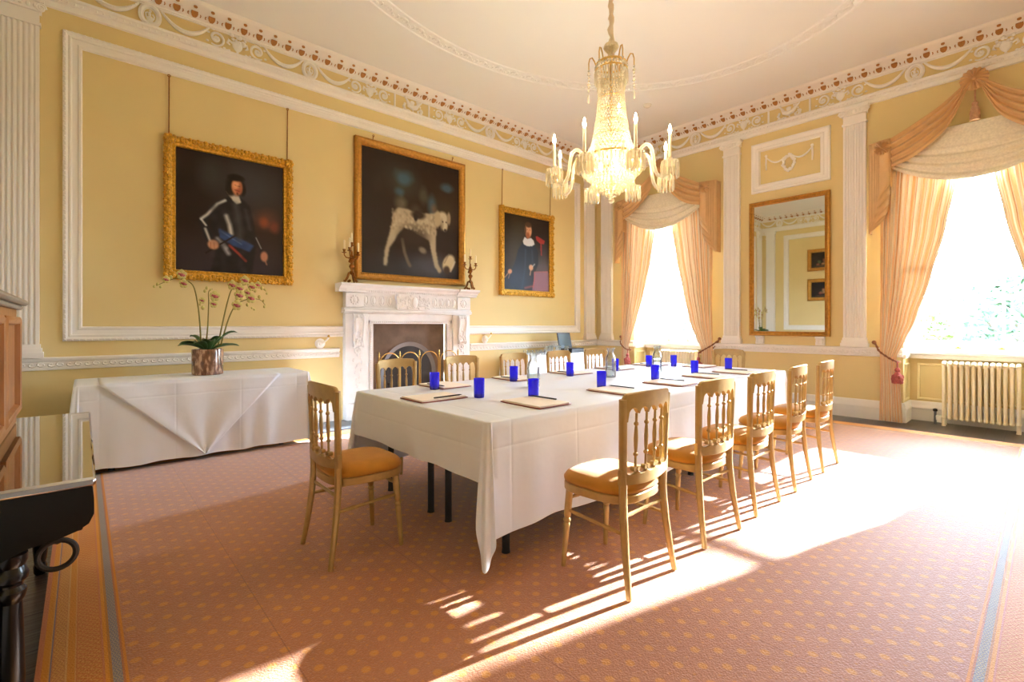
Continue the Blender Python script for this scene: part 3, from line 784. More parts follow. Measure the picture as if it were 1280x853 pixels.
def draped_cloth(x0, x1, y0, y1, zt, drop, flare=.07, tip=.05, wav=.008, seed=1, cr=.03):
    """cloth with hanging sides; drop(side) = height of each lower edge, folds gathered at the corners"""
    rnd = random.Random(seed); mb = MB()
    # perimeter samples: (x, y, outward dir, kind 0..1 corner weight, side)
    S = []
    corners = [((x1, y0), -PI/4, 0, 1), ((x1, y1), PI/4, 1, 2), ((x0, y1), 3*PI/4, 2, 3), ((x0, y0), -3*PI/4, 3, 0)]
    sides = [((x0, y0), (x1, y0), (0,-1)), ((x1, y0), (x1, y1), (1,0)), ((x1, y1), (x0, y1), (0,1)), ((x0, y1), (x0, y0), (-1,0))]
    for si, (a, b, nrm) in enumerate(sides):
        L_ = math.dist(a, b); n = max(8, int(L_/.035))
        for k in range(n):
            q = (cr+(L_-2*cr)*k/(n-1))/L_
            S.append((a[0]+(b[0]-a[0])*q, a[1]+(b[1]-a[1])*q, nrm, 0., drop[si], q*L_, L_))
        cx_, cy_ = b; n2 = sides[(si+1) % 4][2]
        for k in range(1, 30):
            f = k/30; nx = nrm[0]*(1-f)+n2[0]*f; ny = nrm[1]*(1-f)+n2[1]*f; l = math.hypot(nx, ny); nx /= l; ny /= l
            ix, iy = cx_-cr*(nrm[0]+n2[0]), cy_-cr*(nrm[1]+n2[1])
            wgt = math.sin(PI*f)
            pl_ = .5+.5*math.cos(2*PI*f*3)
            d0 = drop[si]*(1-f)+drop[(si+1) % 4]*f
            S.append((ix+cr*nx, iy+cr*ny, (nx, ny), wgt*(.45+.55*(1-pl_)), d0*(1-wgt**1.5)+min(tip, d0)*wgt**1.5, None, None))
    n = len(S); rows = 16
    ph = [rnd.uniform(0, 6.28) for _ in range(6)]
    for j in range(rows+1):
        t = j/rows
        for k, (x, y, nr, cwt, zb, s, L_) in enumerate(S):
            z = zt-.006-(zt-.006-zb)*t
            a = k/n*2*PI
            wv = wav*t*(math.sin(a*19+ph[0])+.7*math.sin(a*31+ph[1])+.6*math.sin(a*47+ph[2])) if s is not None else 0
            off = .006+.012*t+wv+flare*cwt*t**.75
            mb.v.append((x+nr[0]*off, y+nr[1]*off, z+(.006*math.sin(a*23+ph[3])*t if s is not None else 0)))
    for j in range(rows):
        for k in range(n): mb.f.append((j*n+k, j*n+(k+1)%n, (j+1)*n+(k+1)%n, (j+1)*n+k))
    # top: shrink the perimeter in twice and cap
    o = len(mb.v)
    for k, (x, y, nr, *_r) in enumerate(S): mb.v.append((x, y, zt-.0015))
    for k, (x, y, nr, *_r) in enumerate(S): mb.v.append((x-nr[0]*.012, y-nr[1]*.012, zt))
    for k in range(n):
        mb.f.append((o+k, o+(k+1)%n, (k+1)%n, k)); mb.f.append((o+n+k, o+n+(k+1)%n, o+(k+1)%n, o+k))
    mb.f.append(tuple(o+n+k for k in range(n)))
    return mb
cl = draped_cloth(TX0, TX1, TY0, TY1, .755, (.185, .30, .20, .455), .085, .06, .009, 3).build('tablecloth', LINEN, ang=60)
tag(cl, 'long white tablecloth over the conference table set with blue glasses', 'tablecloth')

# side table by the left wall panel, under a white cloth with a second cloth laid cornerwise
fold_table(-.03, 1.73, 5.16, 5.82, 'folding table under the white cloth below the portrait of the man in armour', .732)
cl = draped_cloth(-.05, 1.76, 5.13, 5.85, .745, (.055, .06, .30, .05), .10, .03, .010, 9).build('tablecloth', LINEN, ang=60)
tag(cl, 'white floor-length cloth on the side table that carries the orchid', 'tablecloth')
def tri(u, v):
    # the corner that hangs down the front: full width at the table edge, a point near the floor
    x0_, x1_ = .10, 1.47; xm = .83
    x = (x0_+(x1_-x0_)*u)*(1-v)+xm*v
    return (x, 5.100-.012*v-.006*math.sin(u*9)*v-.004*math.sin(u*17+1), .742-.68*v)
m = MB().grid(40, 26, lambda u, v: tri(u, v*.995))
def tritop(u, v): x0_, x1_ = .10, 1.47; return (x0_+(x1_-x0_)*u, 5.100+.012*math.sin(min(v*4,1)*PI/2)+.62*v*(1-.0*u), .742+.0075*math.sin(min(v*6, 1)*PI/2))
m.grid(40, 8, tritop)
ovl = m.build('overlay_cloth', LINEN, solid=.003, ang=60); tag(ovl, 'smaller white cloth laid cornerwise so its point hangs down the front of the side table', 'tablecloth')

# ---------------------------------------------------------------- on the conference table
TT = .755
G_GL = 'blue tumblers on the conference table'
def tumbler():
    t = MB().lathe([(0.0,.0),(.031,.0),(.0335,.004),(.0345,.02),(.0355,.125),(.0352,.127),(.0335,.125),(.0325,.02),(.030,.012),(0,.011)], 28).build('blue_tumbler', BLUE)
    return t
g0 = tumbler()
gb = MB().lathe([(0,.0105),(.0322,.0105),(.0327,.022),(0,.0221)], 24).build('thick_base', mat('dark_blue_glass_base', srgb(44,44,84), .2), g0)
gl = [(1.945,2.50,'cobalt blue tumbler behind the notepad at the near head of the table'),
      (2.19,2.24,'cobalt blue tumbler in front of the closest sunny-side notepad'),
      (2.93,2.26,'cobalt blue tumbler by the second sunny-side notepad, in front of the middle carafe'),
      (3.72,2.29,'cobalt blue tumbler by the third sunny-side notepad, in front of the window-end carafe'),
      (4.46,2.31,'cobalt blue tumbler by the fourth sunny-side notepad, before the far window'),
      (5.07,2.25,'cobalt blue tumbler by the last sunny-side notepad, before the window-end chair'),
      (1.94,3.03,'cobalt blue tumbler at the first fireplace-side notepad, before the fireplace screen'),
      (2.72,3.02,'cobalt blue tumbler at the second fireplace-side notepad, next to the nearest carafe'),
      (3.39,2.98,'pale backlit blue tumbler at the third fireplace-side notepad'),
      (4.12,3.00,'blue tumbler showing through the middle glass carafe'),
      (4.83,3.05,'blue tumbler showing to the left of the window-end carafe, far fireplace side'),
      (5.09,2.89,'blue tumbler alone before the far radiator, at the window end of the table')]
for k, (x, y, lab) in enumerate(gl):
    o = g0 if k == 0 else g0.copy()
    if k:
        C.objects.link(o); q_ = gb.copy(); C.objects.link(q_); q_.parent = o
    o.location = (x, y, TT); o.rotation_euler = (0,0,k*.7); tag(o, lab, 'glass', G_GL)
def carafe(label, x, y):
    t = thing('glass_carafe', label, 'carafe', (x, y, TT), 0, 'clear carafes of water on the conference table')
    MB().lathe([(0,.0),(.044,0),(.048,.006),(.049,.05),(.049,.155),(.044,.185),(.031,.205),(.027,.220),(.029,.238),(.040,.265),(.0385,.266),(.027,.240),(.0245,.220),(.029,.205),(.042,.183),(.0465,.155),(.0465,.05),(.043,.012),(0,.011)], 30).build('bottle', CLEAR, t)
    MB().lathe([(0,.0125),(.0425,.013),(.0460,.05),(.0460,.13),(0,.1301)], 30).build('water', CLEAR, t)
    return t
c0 = carafe('clear glass carafe behind the closest sunny-side tumbler', 2.58, 2.64)
dup(c0, (3.61, 2.68, TT), .3, 'clear glass carafe with flared neck in the middle of the table')
dup(c0, (4.36, 2.66, TT), .8, 'clear glass carafe nearest the window end of the table')
# note pads
G_PD = 'notepads laid at each place'
def notepad():
    t = thing('notepad', '', 'notepad', group=G_PD)
    m = MB()
    m.grid(8, 10, lambda u, v: ((u-.5)*.262, (v-.5)*.350, .003+.003*(abs(2*v-1)**6)))
    m.build('folder', REDC, t, solid=.005)
    MB().box(-.123, .123, -.166, .166, .0058, .0165, .001).build('paper', PAPER, t)
    return t
def pencil():
    return MB().tube([(0,-.11,.006),(0,.085,.006),(0,.108,.006)], [.005,.005,.0012], 6).build('pencil', PEN)
p0 = notepad(); q0 = pencil()
pads = [(2.05,2.08,-.02,'closest notepad on the sunny side, at the near corner of the table'),
        (2.85,2.06,.0,'second notepad along the sunny side, left of the closest chair back'),
        (3.55,2.05,.02,'third notepad along the sunny side, behind the closest chair back'),
        (4.25,2.09,.0,'fourth notepad along the sunny side of the table'),
        (4.84,2.08,-.02,'last notepad along the sunny side, before the last blue tumbler of that row'),
        (2.10,3.14,PI+.02,'first notepad on the fireplace side, before the fireplace screen'),
        (2.85,3.14,PI,'second notepad on the fireplace side, behind a blue tumbler'),
        (3.58,3.14,PI-.03,'third notepad on the fireplace side, under the pale backlit tumbler'),
        (4.30,3.14,PI,'fourth notepad on the fireplace side of the table'),
        (5.00,3.14,PI+.02,'last notepad on the fireplace side, towards the window'),
        (1.70,2.66,-PI/2,'notepad with red edges at the near head of the table, before the lone end chair'),
        (5.24,2.66,PI/2,'notepad at the window head of the table')]
for k, (x, y, r, lab) in enumerate(pads):
    if k == 0: o = p0; o.location = (x, y, TT); o.rotation_euler = (0,0,r); o['label'] = lab
    else: o = dup(p0, (x, y, TT), r, lab, G_PD)
    q = q0 if k == 0 else q0.copy()
    if k: C.objects.link(q)
    d = Vector((.105, .04, 0)); d.rotate(Matrix.Rotation(r, 3, 'Z'))
    q.location = (x+d.x, y+d.y, TT+.0175); q.rotation_euler = (0,0,r+.04)
    tag(q, 'dark pencil lying on the '+lab.split(',')[0], 'pencil', 'dark pencils on the notepads')

# ---------------------------------------------------------------- orchid
po = thing('potted_orchid', 'artificial orchid with tall sprays in a bark-filled glass pot on the side table', 'plant', (.905, 5.45, .753))
MB().lathe([(0,0),(.126,0),(.132,.006),(.134,.235),(.132,.245),(.126,.243),(.124,.225),(0,.222)], 40).build('pot', POT, po)
rnd = random.Random(5)
def leaf(mb, base, ang, L_, W2, up, droop):
    def f(u, v):
        s = v; w_ = W2*math.sin(PI*min(1, (s*.93+.07)))**.7*(1-.1*s)
        r = L_*s; z = up*math.sin(s*PI*.5)-droop*s*s
        x_, y_ = math.cos(ang), math.sin(ang); o = (u-.5)*2*w_
        return (base[0]+x_*r-y_*o, base[1]+y_*r+x_*o, base[2]+z+abs(o)*.5)
    mb.grid(5, 9, f)
for k, (a, L_, up) in enumerate(((3.2,.20,.10),(2.6,.13,.16),(-.2,.22,.20),(.25,.27,.06),(-1.6,.16,.12),(-2.3,.17,.10),(-1.0,.15,.15),(1.4,.18,.12),(2.0,.15,.1),(-2.8,.24,.08))):
    mb = MB(); leaf(mb, (.03*math.cos(a), .03*math.sin(a), .235), a, L_, .052, up, .03); mb.build('leaf', LEAF, po, solid=.003, ang=80)
PX = lambda px: (px-257)*.0079   # photo-measured spread of the sprays, metres across the wall
def flower(par, c, s, face=0.):
    m = MB()
    for k in range(5):
        a = 2*PI*k/5+.3; d = (math.cos(a)*.8, -.35, math.sin(a))
        m.ball((c[0]+d[0]*s*.6, c[1]+d[1]*s*.4, c[2]+d[2]*s*.6), s*.52, 7, 5, 1, .35, 1)
    f = m.build('flower', PETAL, par)
    MB().ball((c[0], c[1]-s*.4, c[2]-s*.1), s*.36, 8, 5, 1, .8, 1).ball((c[0]-s*.4, c[1]-s*.3, c[2]+s*.1), s*.28, 7, 5, 1, .4, .8).ball((c[0]+s*.35, c[1]-s*.3, c[2]-s*.2), s*.3, 7, 5, 1, .4, .8).build('flower_centre', PETALR, f)
def spray(pts, fl, buds):
    m = MB(); P = [Vector(p) for p in pts]; Q = []
    for i in range(len(P)-1):
        for j in range(6):
            t = j/6; p0_, p1_, p2_, p3_ = P[max(i-1,0)], P[i], P[i+1], P[min(i+2,len(P)-1)]
            Q.append(.5*((2*p1_)+(p2_-p0_)*t+(2*p0_-5*p1_+4*p2_-p3_)*t*t+(-p0_+3*p1_-3*p2_+p3_)*t**3))
    Q.append(P[-1]); n = len(Q)
    m.tube(Q, [.0075-.005*i/n for i in range(n)], 7)
    st = m.build('stem', STEMM, po)
    for c, s in fl: flower(st, c, s)
    for c, s in buds: MB().ball(c, s, 7, 5, .9, .9, 1.2).build('bud', PETAL, st)
Zp = lambda py: 1.245+(406-py)*.0077-.753
def V2(px, py, y=0.): return (PX(px), y, Zp(py))
spray([V2(250,434),V2(249,410),V2(247,385),V2(243,362),V2(237,354),V2(226,351),V2(216,355),V2(206,361)], [(V2(230,346,-.01),.045),(V2(232,357,-.02),.040),(V2(215,353,-.01),.034)], [(V2(207,359),.013),(V2(204,362,.01),.011),(V2(210,362),.012),(V2(220,350),.016)])
spray([V2(255,434),V2(257,410),V2(258,380),V2(258,366),V2(262,362)], [(V2(264,371,-.02),.048),(V2(263,381,-.01),.036),(V2(251,377),.030)], [(V2(256,361),.014),(V2(260,363),.011),(V2(252,386),.018),(V2(249,382),.012),(V2(254,365),.014)])
spray([V2(268,434),V2(273,405),V2(279,375),V2(284,360),V2(292,356),V2(304,354),V2(316,357),V2(323,362)], [(V2(283,356,-.02),.048),(V2(297,349,-.02),.046),(V2(306,357),.044),(V2(313,354),.036),(V2(291,360,-.03),.046)], [(V2(318,358),.018),(V2(322,360),.012),(V2(324,365),.011),(V2(310,362),.016)])
spray([V2(271,434),V2(278,405),V2(285,386),V2(292,378),V2(304,373),V2(316,374),V2(322,381)], [(V2(288,382,-.02),.050),(V2(291,369,-.02),.052),(V2(305,372),.050),(V2(301,365),.038)], [(V2(315,370),.018),(V2(320,375),.012),(V2(321,383),.013),(V2(306,385),.010),(V2(301,381),.016),(V2(309,387),.010)])
# ---------------------------------------------------------------- fireplace
FC = 3.47
fp = thing('fireplace', 'carved white marble fireplace with brown metal inset under the dog painting', 'fireplace', (FC, YF, 0))
lf = lambda u, v, p: (u-FC, -p, v)
def lbox(mb, u0, u1, v0, v1, p0_, p1_, c=.004): return mb.box(u0-FC, u1-FC, -p1_, -p0_, v0, v1, c)
U0, U1 = 2.49, 4.46
m = MB(); lbox(m, U0, 2.86, 0, .22, 0, .14); lbox(m, 4.07, U1, 0, .22, 0, .14)
lbox(m, U0, 2.80, .22, 1.38, 0, .085); lbox(m, 4.15, U1, .22, 1.38, 0, .085)
lbox(m, 2.80, 2.86, .22, 1.30, 0, .06); lbox(m, 4.09, 4.15, .22, 1.30, 0, .06); lbox(m, 2.80, 4.15, 1.25, 1.38, 0, .06)
m.build('jambs', MARBLE, fp)
m = MB()     # egg-and-dart slip round the opening
m.frame(2.83, 4.10, -.6, 1.29, [(0,.055),(.0,.075),(.045,.070),(.045,.0)], lf)
for (a, b, c_, d) in ((2.845, .05, 2.845, 1.27), (2.845, 1.27, 4.085, 1.27), (4.085, 1.27, 4.085, .05)):
    n = int(math.hypot(c_-a, d-b)/.030)
    for k in range(n):
        q = (k+.5)/n; x, y, z = lf(a+(c_-a)*q, b+(d-b)*q, .074); m.ball((x, y, z), .011, 5, 4, 1, 1, 1.1)
m.build('carved_slip', MARBLE, fp)
m = MB()     # entablature: small cornice, frieze, mantel shelf
lbox(m, U0, U1, 1.38, 1.66, 0, .075)
for a, b, p in ((1.385, 1.40, .10), (1.40, 1.43, .115), (1.43, 1.455, .095)): lbox(m, U0-.02, U1+.02, a, b, 0, p)
for x in (U0, U1-.24): lbox(m, x, x+.24, 1.46, 1.645, .07, .10)
for k in range(5):       # oval paterae each side of the tablet
    for s in (-1, 1):
        u = FC+s*(.36+.115*k) if k < 4 else FC+s*.86
        x, y, z = lf(u, 1.555, .078 if k < 4 else .103)
        if k < 4: m.tube([(x+.036*math.cos(2*PI*j/20), y, z+.068*math.sin(2*PI*j/20)) for j in range(20)], .007, 5, True)
        m.ball((x, y, z), .026, 8, 6, 1, .4, 1.9)
        if k == 4:
            for j in range(10): m.ball((x+.05*math.cos(j*.628), y, z+.05*math.sin(j*.628)), .017, 6, 4, 1, .7, 1)
for k in range(18):      # flutes between
    for s in (-1, 1):
        x, y, z = lf(FC+s*(.302+.4*k/17+.012), 1.49, .076); m.tube([(x, y, z-.02), (x, y, z+.13)], .003, 4)
m.build('frieze_panel', MARBLE, fp)
m = MB(); lbox(m, FC-.27, FC+.27, 1.435, 1.66, .05, .125)
rnd = random.Random(11)
for s in (-1, 1):
    for (du, dv, r) in ((.12, .03, .045), (.20, .02, .034)):
        x, y, z = lf(FC+s*du, 1.545+dv, .128)
        m.tube([(x+(r-.0012*j)*math.cos(j*.45), y, z+(r-.0012*j)*math.sin(j*.45)) for j in range(26)], .008, 5)
    for k in range(20):
        x, y, z = lf(FC+s*rnd.uniform(.05, .25), 1.545+rnd.uniform(-.09, .09), .126); m.ball((x, y, z), rnd.uniform(.012, .022), 6, 4, 1, .6, 1.2)
    m.tube([lf(FC+s*.05, 1.47, .13), lf(FC+s*.14, 1.50, .135), lf(FC+s*.24, 1.46, .13)], .011, 6)
x, y, z = lf(FC, 1.545, .125); m.ball((x, y, z), .055, 12, 8, 1, .4, 1.5)
m.tube([(x+.062*math.cos(2*PI*j/22), y, z+.09*math.sin(2*PI*j/22)) for j in range(22)], .010, 6, True)
m.build('carved_tablet', MARBLE, fp)
m = MB()
SH = [(0,1.655),(.095,1.655),(.10,1.675),(.125,1.69),(.13,1.705),(.165,1.725),(.185,1.735),(.185,1.762),(0,1.762)]
def shelf(off, u0, u1):
    m.prism([(p+off if p else 0, z) for p, z in SH], u0, u1, lambda p, z, h: lf(h, z, p))
shelf(0, 2.42, 4.53); shelf(.03, 2.39, 2.76); shelf(.03, 4.19, 4.56)
for k in range(70): x, y, z = lf(2.44+2.08*(k+.5)/70, 1.672, .108); m.box(x-.009, x+.009, y-.012, y+.01, z-.012, z+.012)
m.build('mantel_shelf', MARBLE, fp)
for uc in (2.655, 4.30):      # scrolled consoles with a leaf drop
    m = MB()
    for du in (-.06, .06):
        m.tube([lf(uc+du, z, p) for z, p in ((1.37,.10),(1.33,.135),(1.26,.14),(1.16,.115),(1.06,.10),(1.0,.115),(.97,.13),(.95,.115),(.96,.10))], .016, 7)
    m.prism([(.085,1.375),(.135,1.33),(.14,1.26),(.115,1.16),(.10,1.05),(.12,.98),(.085,.95)], uc-.055, uc+.055, lambda p, z, h: lf(h, z, p))
    for k in range(12):
        for s in (-1, 1):
            t = k/11; x, y, z = lf(uc+s*(.025+.015*math.sin(k*1.9)), 1.34-.36*t, .138-.03*math.sin(PI*t*.8)); m.ball((x, y, z), .020, 6, 4, .9, .6, 1.4)
    for k in range(11):
        a = 2*PI*k/11; x, y, z = lf(uc+.04*math.cos(a), .90+.04*math.sin(a), .088); m.ball((x, y, z), .016, 6, 4, 1, .7, 1)
    x, y, z = lf(uc, .90, .09); m.ball((x, y, z), .02, 8, 5, 1, .7, 1)
    for k in range(16):
        t = k/15; w_ = .055*(1-t)+.012
        x, y, z = lf(uc+w_*math.sin(k*2.4), .84-.48*t, .087); m.ball((x, y, z), .020*(1-.4*t), 6, 4, .9, .6, 1.5)
    m.build('carved_console', MARBLE, fp)
m = MB().box(2.86-FC, 4.07-FC, .045, .06, 0, 1.25)
m.build('metal_inset', RUST, fp)
m = MB()          # arched register in the inset
A = arc(0, .55, .38, 0, PI, 30); A2 = arc(0, .55, .44, 0, PI, 30)
m.add([(x, .040, z) for x, y, z in A]+[(x, .022, z) for x, y, z in A2]+[(.38,.040,.0),(-.38,.040,.0),(.44,.022,0),(-.44,.022,0)], [(k, k+1, 31+k, 30+k) for k in range(29)]+[(0,30,62,60),(29,59,63,61)])
m.build('arched_rim', STEEL, fp)
m = MB(); m.add([(x, .038, z) for x, y, z in A]+[(-.38,.038,.02),(.38,.038,.02)], [tuple(range(32))]); m.build('register_plate', SOOT, fp)
m = MB()
for k in range(9): m.tube([(-.30+.075*k, -.02, .16), (-.30+.075*k, -.02, .34)], .008, 6)
for z in (.16, .25, .34): m.tube([(-.34,-.02,z),(.34,-.02,z)], .010, 6)
for s in (-1, 1): m.tube([(s*.34,-.02,0),(s*.34,-.02,.40)], .014, 8); m.ball((s*.34,-.02,.42), .024, 8, 6)
m.build('fire_basket', SOOT, fp)
# folding brass screen standing on the hearth
sc_ = thing('fire_screen', 'brass fire screen of small arches standing before the fireplace', 'fire screen', (3.47, 5.80, .018))
PW = .31; PH = .70
for k in (-1.5, -.5, .5, 1.5):
    m = MB(); x0 = k*PW-PW/2+.012; x1 = k*PW+PW/2-.012; yy = -.02*abs(k)
    top_ = [(q[0], yy, q[2]) for q in arc(k*PW, PH, (x1-x0)/2, 0, PI, 16)]
    m.tube([(x1, yy, .03)]+top_+[(x0, yy, .03)], .007, 6)
    fr = m.build('arch_frame', BRASS, sc_)
    MB().tube([(x0, yy, .05), (x1, yy, .05)], .006, 6).build('bottom_rail', BRASS, fr)
for k in range(-2, 3):
    x = k*PW; yy = -.02*abs(k)
    MB().tube([(x, yy, 0), (x, yy, PH+.09)], .008, 8).lathe([(.008,0),(.014,.01),(.009,.025),(.013,.035),(0,.08)], 8, (x, yy, PH+.09)).build('finial_post', BRASS, sc_)

# ---------------------------------------------------------------- candlesticks on the mantel
def candelabrum(label, x, rot, arms):
    t = thing('candelabrum', label, 'candlestick', (x, YF-.15, 1.767), rot)
    m = MB()
    for k in range(3):
        a = 2*PI*k/3+.5
        P = [(.0,.13),(.035,.12),(.05,.07),(.07,.035),(.085,.016),(.095,.02),(.09,.032)]
        m.tube([(r*math.cos(a), r*math.sin(a), z) for r, z in P], [.013,.016,.015,.014,.012,.010,.008], 7)
        m.ball((.06*math.cos(a+1), .06*math.sin(a+1), .021), .018, 7, 5)
    m.build('foot', BRONZE, t)
    MB().lathe([(.010,.10),(.026,.12),(.030,.135),(.014,.155),(.018,.175),(.034,.20),(.030,.225),(.014,.24),(.020,.26),(.036,.285),(.030,.305),(.016,.32),(.026,.335),(.012,.36),(.012,.40)], 14).ball((.022,.0,.21), .018, 7, 5).ball((-.022,.01,.27), .018, 7, 5).ball((.01,-.024,.30), .016, 7, 5).build('stem', BRONZE, t)
    for k, (a, r, dz) in enumerate(arms):
        c, s = math.cos(a), math.sin(a)
        pr = [(.0,.335),(r*.4,.315),(r*.75,.325),(r,.36),(r,.395)] if r else [(0,.38),(.02,.40),(.012,.44),(.0,.45)]
        pts = []
        for i in range(len(pr)-1):
            for j in range(4): q = j/4; pts.append(((pr[i][0]*(1-q)+pr[i+1][0]*q), pr[i][1]*(1-q)+pr[i+1][1]*q+dz*(i+q)/(len(pr)-1)))
        pts.append((pr[-1][0], pr[-1][1]+dz))
        m = MB().tube([(c*u, s*u, z) for u, z in pts], .0075, 7)
        e = pts[-1]; cx_, cy_ = c*e[0], s*e[0]
        m.lathe([(.006,-.008),(.030,0),(.032,.005),(.014,.008),(.012,.018),(.020,.034),(.021,.042),(0,.042)], 14, (cx_, cy_, e[1]))
        ar = m.build('arm', BRONZE, t)
        MB().lathe([(.0125,.04),(.0115,.155),(.004,.160),(0,.163)], 12, (cx_, cy_, e[1])).build('candle', WAX, ar)
    return t
candelabrum('gilt bronze candlestick with ivory candles at the end of the mantel nearer the armoured portrait', 2.545, .3, ((.1,.115,-.03),(2.8,.095,-.02),(3.7,.08,.0),(1.6,.0,.02)))
candelabrum('gilt bronze candlestick with ivory candles at the end of the mantel nearer the window', 4.42, -.3, ((.3,.105,-.02),(3.44,.105,-.02),(1.6,.0,.02)))
for x, lab in ((2.20, 'round white bell lever on the wall beside the fireplace, on the orchid side'), (4.82, 'round white bell lever on the wall beside the fireplace, on the window side')):
    t = thing('bell_lever', lab, 'bell lever', (x, YF, 1.0))
    pr = [(0,0),(.062,0),(.064,.008),(.056,.020),(.046,.026),(.042,.036),(.026,.044),(.022,.058),(0,.062)]
    m = MB().lathe(pr, 24); m.xf(Matrix.Rotation(PI/2, 4, 'X')); m.build('rose', PORC, t)
    m = MB().tube([(0,-.055,0),(.04,-.068,.025),(.075,-.06,.055),(.085,-.06,.075)], [.013,.010,.010,.012], 8); h_ = m.build('crank', PORC, t)
    MB().lathe([(0,0),(.014,.004),(.016,.02),(.010,.032),(0,.036)], 10, (.087,-.06,.072)).build('knob', BRASS, t)

# ---------------------------------------------------------------- paintings
class Paint:
    def __init__(s, w, h, base, asp, seed=1):
        s.w, s.h, s.asp = w, h, asp; s.rng = np.random.default_rng(seed)
        s.U, s.V = np.meshgrid((np.arange(w)+.5)/w, (np.arange(h)+.5)/h)
        s.a = np.ones((h, w, 3))*np.array(base, float)
        n = np.zeros((h, w))
        for k in (4, 8, 16, 32):
            g = s.rng.normal(size=(k+2, k+2)); yi = s.V*k; xi = s.U*k; y0 = yi.astype(int); x0 = xi.astype(int); fy = yi-y0; fx = xi-x0
            n += (g[y0, x0]*(1-fy)*(1-fx)+g[y0, x0+1]*(1-fy)*fx+g[y0+1, x0]*fy*(1-fx)+g[y0+1, x0+1]*fy*fx)/k*4
        s.n = n/np.abs(n).max()
        s.a *= (1+.25*s.n)[..., None]
    def put(s, m, col): m = np.clip(m, 0, 1)[..., None]; s.a = s.a*(1-m)+np.array(col, float)*m; return s
    def ell(s, cx, cy, rx, ry, col, soft=.25, rot=0., op=1., tex=0.):
        x = (s.U-cx); y = (s.V-cy)/s.asp; c, q = math.cos(rot), math.sin(rot); ry = ry/s.asp
        X_ = (x*c+y*q)/rx; Y_ = (-x*q+y*c)/ry; d = np.sqrt(X_**2+Y_**2)+tex*s.n
        return s.put(op*np.clip((1+soft/2-d)/soft, 0, 1), col)
    def poly(s, pts, col, blur=2, op=1.):
        ins = np.zeros((s.h, s.w), bool); n = len(pts)
        for i in range(n):
            x0, y0 = pts[i]; x1, y1 = pts[(i+1) % n]
            if y0 == y1: continue
            ins ^= ((y0 > s.V) != (y1 > s.V)) & (s.U < (x1-x0)*(s.V-y0)/(y1-y0)+x0)
        m = ins.astype(float)
        for _ in range(blur): m = (m+np.roll(m,1,0)+np.roll(m,-1,0)+np.roll(m,1,1)+np.roll(m,-1,1))/5
        return s.put(m*op, col)
    def line(s, pts, w, col, op=1., soft=1.):
        d = np.full((s.h, s.w), 9.)
        for (x0, y0), (x1, y1) in zip(pts, pts[1:]):
            ax, ay = x1-x0, (y1-y0)/s.asp; L2 = ax*ax+ay*ay+1e-12
            t = np.clip(((s.U-x0)*ax+(s.V-y0)/s.asp*ay)/L2, 0, 1)
            d = np.minimum(d, np.hypot(s.U-x0-t*ax, (s.V-y0)/s.asp-t*ay))
        return s.put(op*np.clip((w-d)/(w*soft)+.0, 0, 1), col)
    def out(s):
        a = np.clip(s.a, 0, 255)/255
        return np.where(a <= .04045, a/12.92, ((a+.055)/1.055)**2.4)
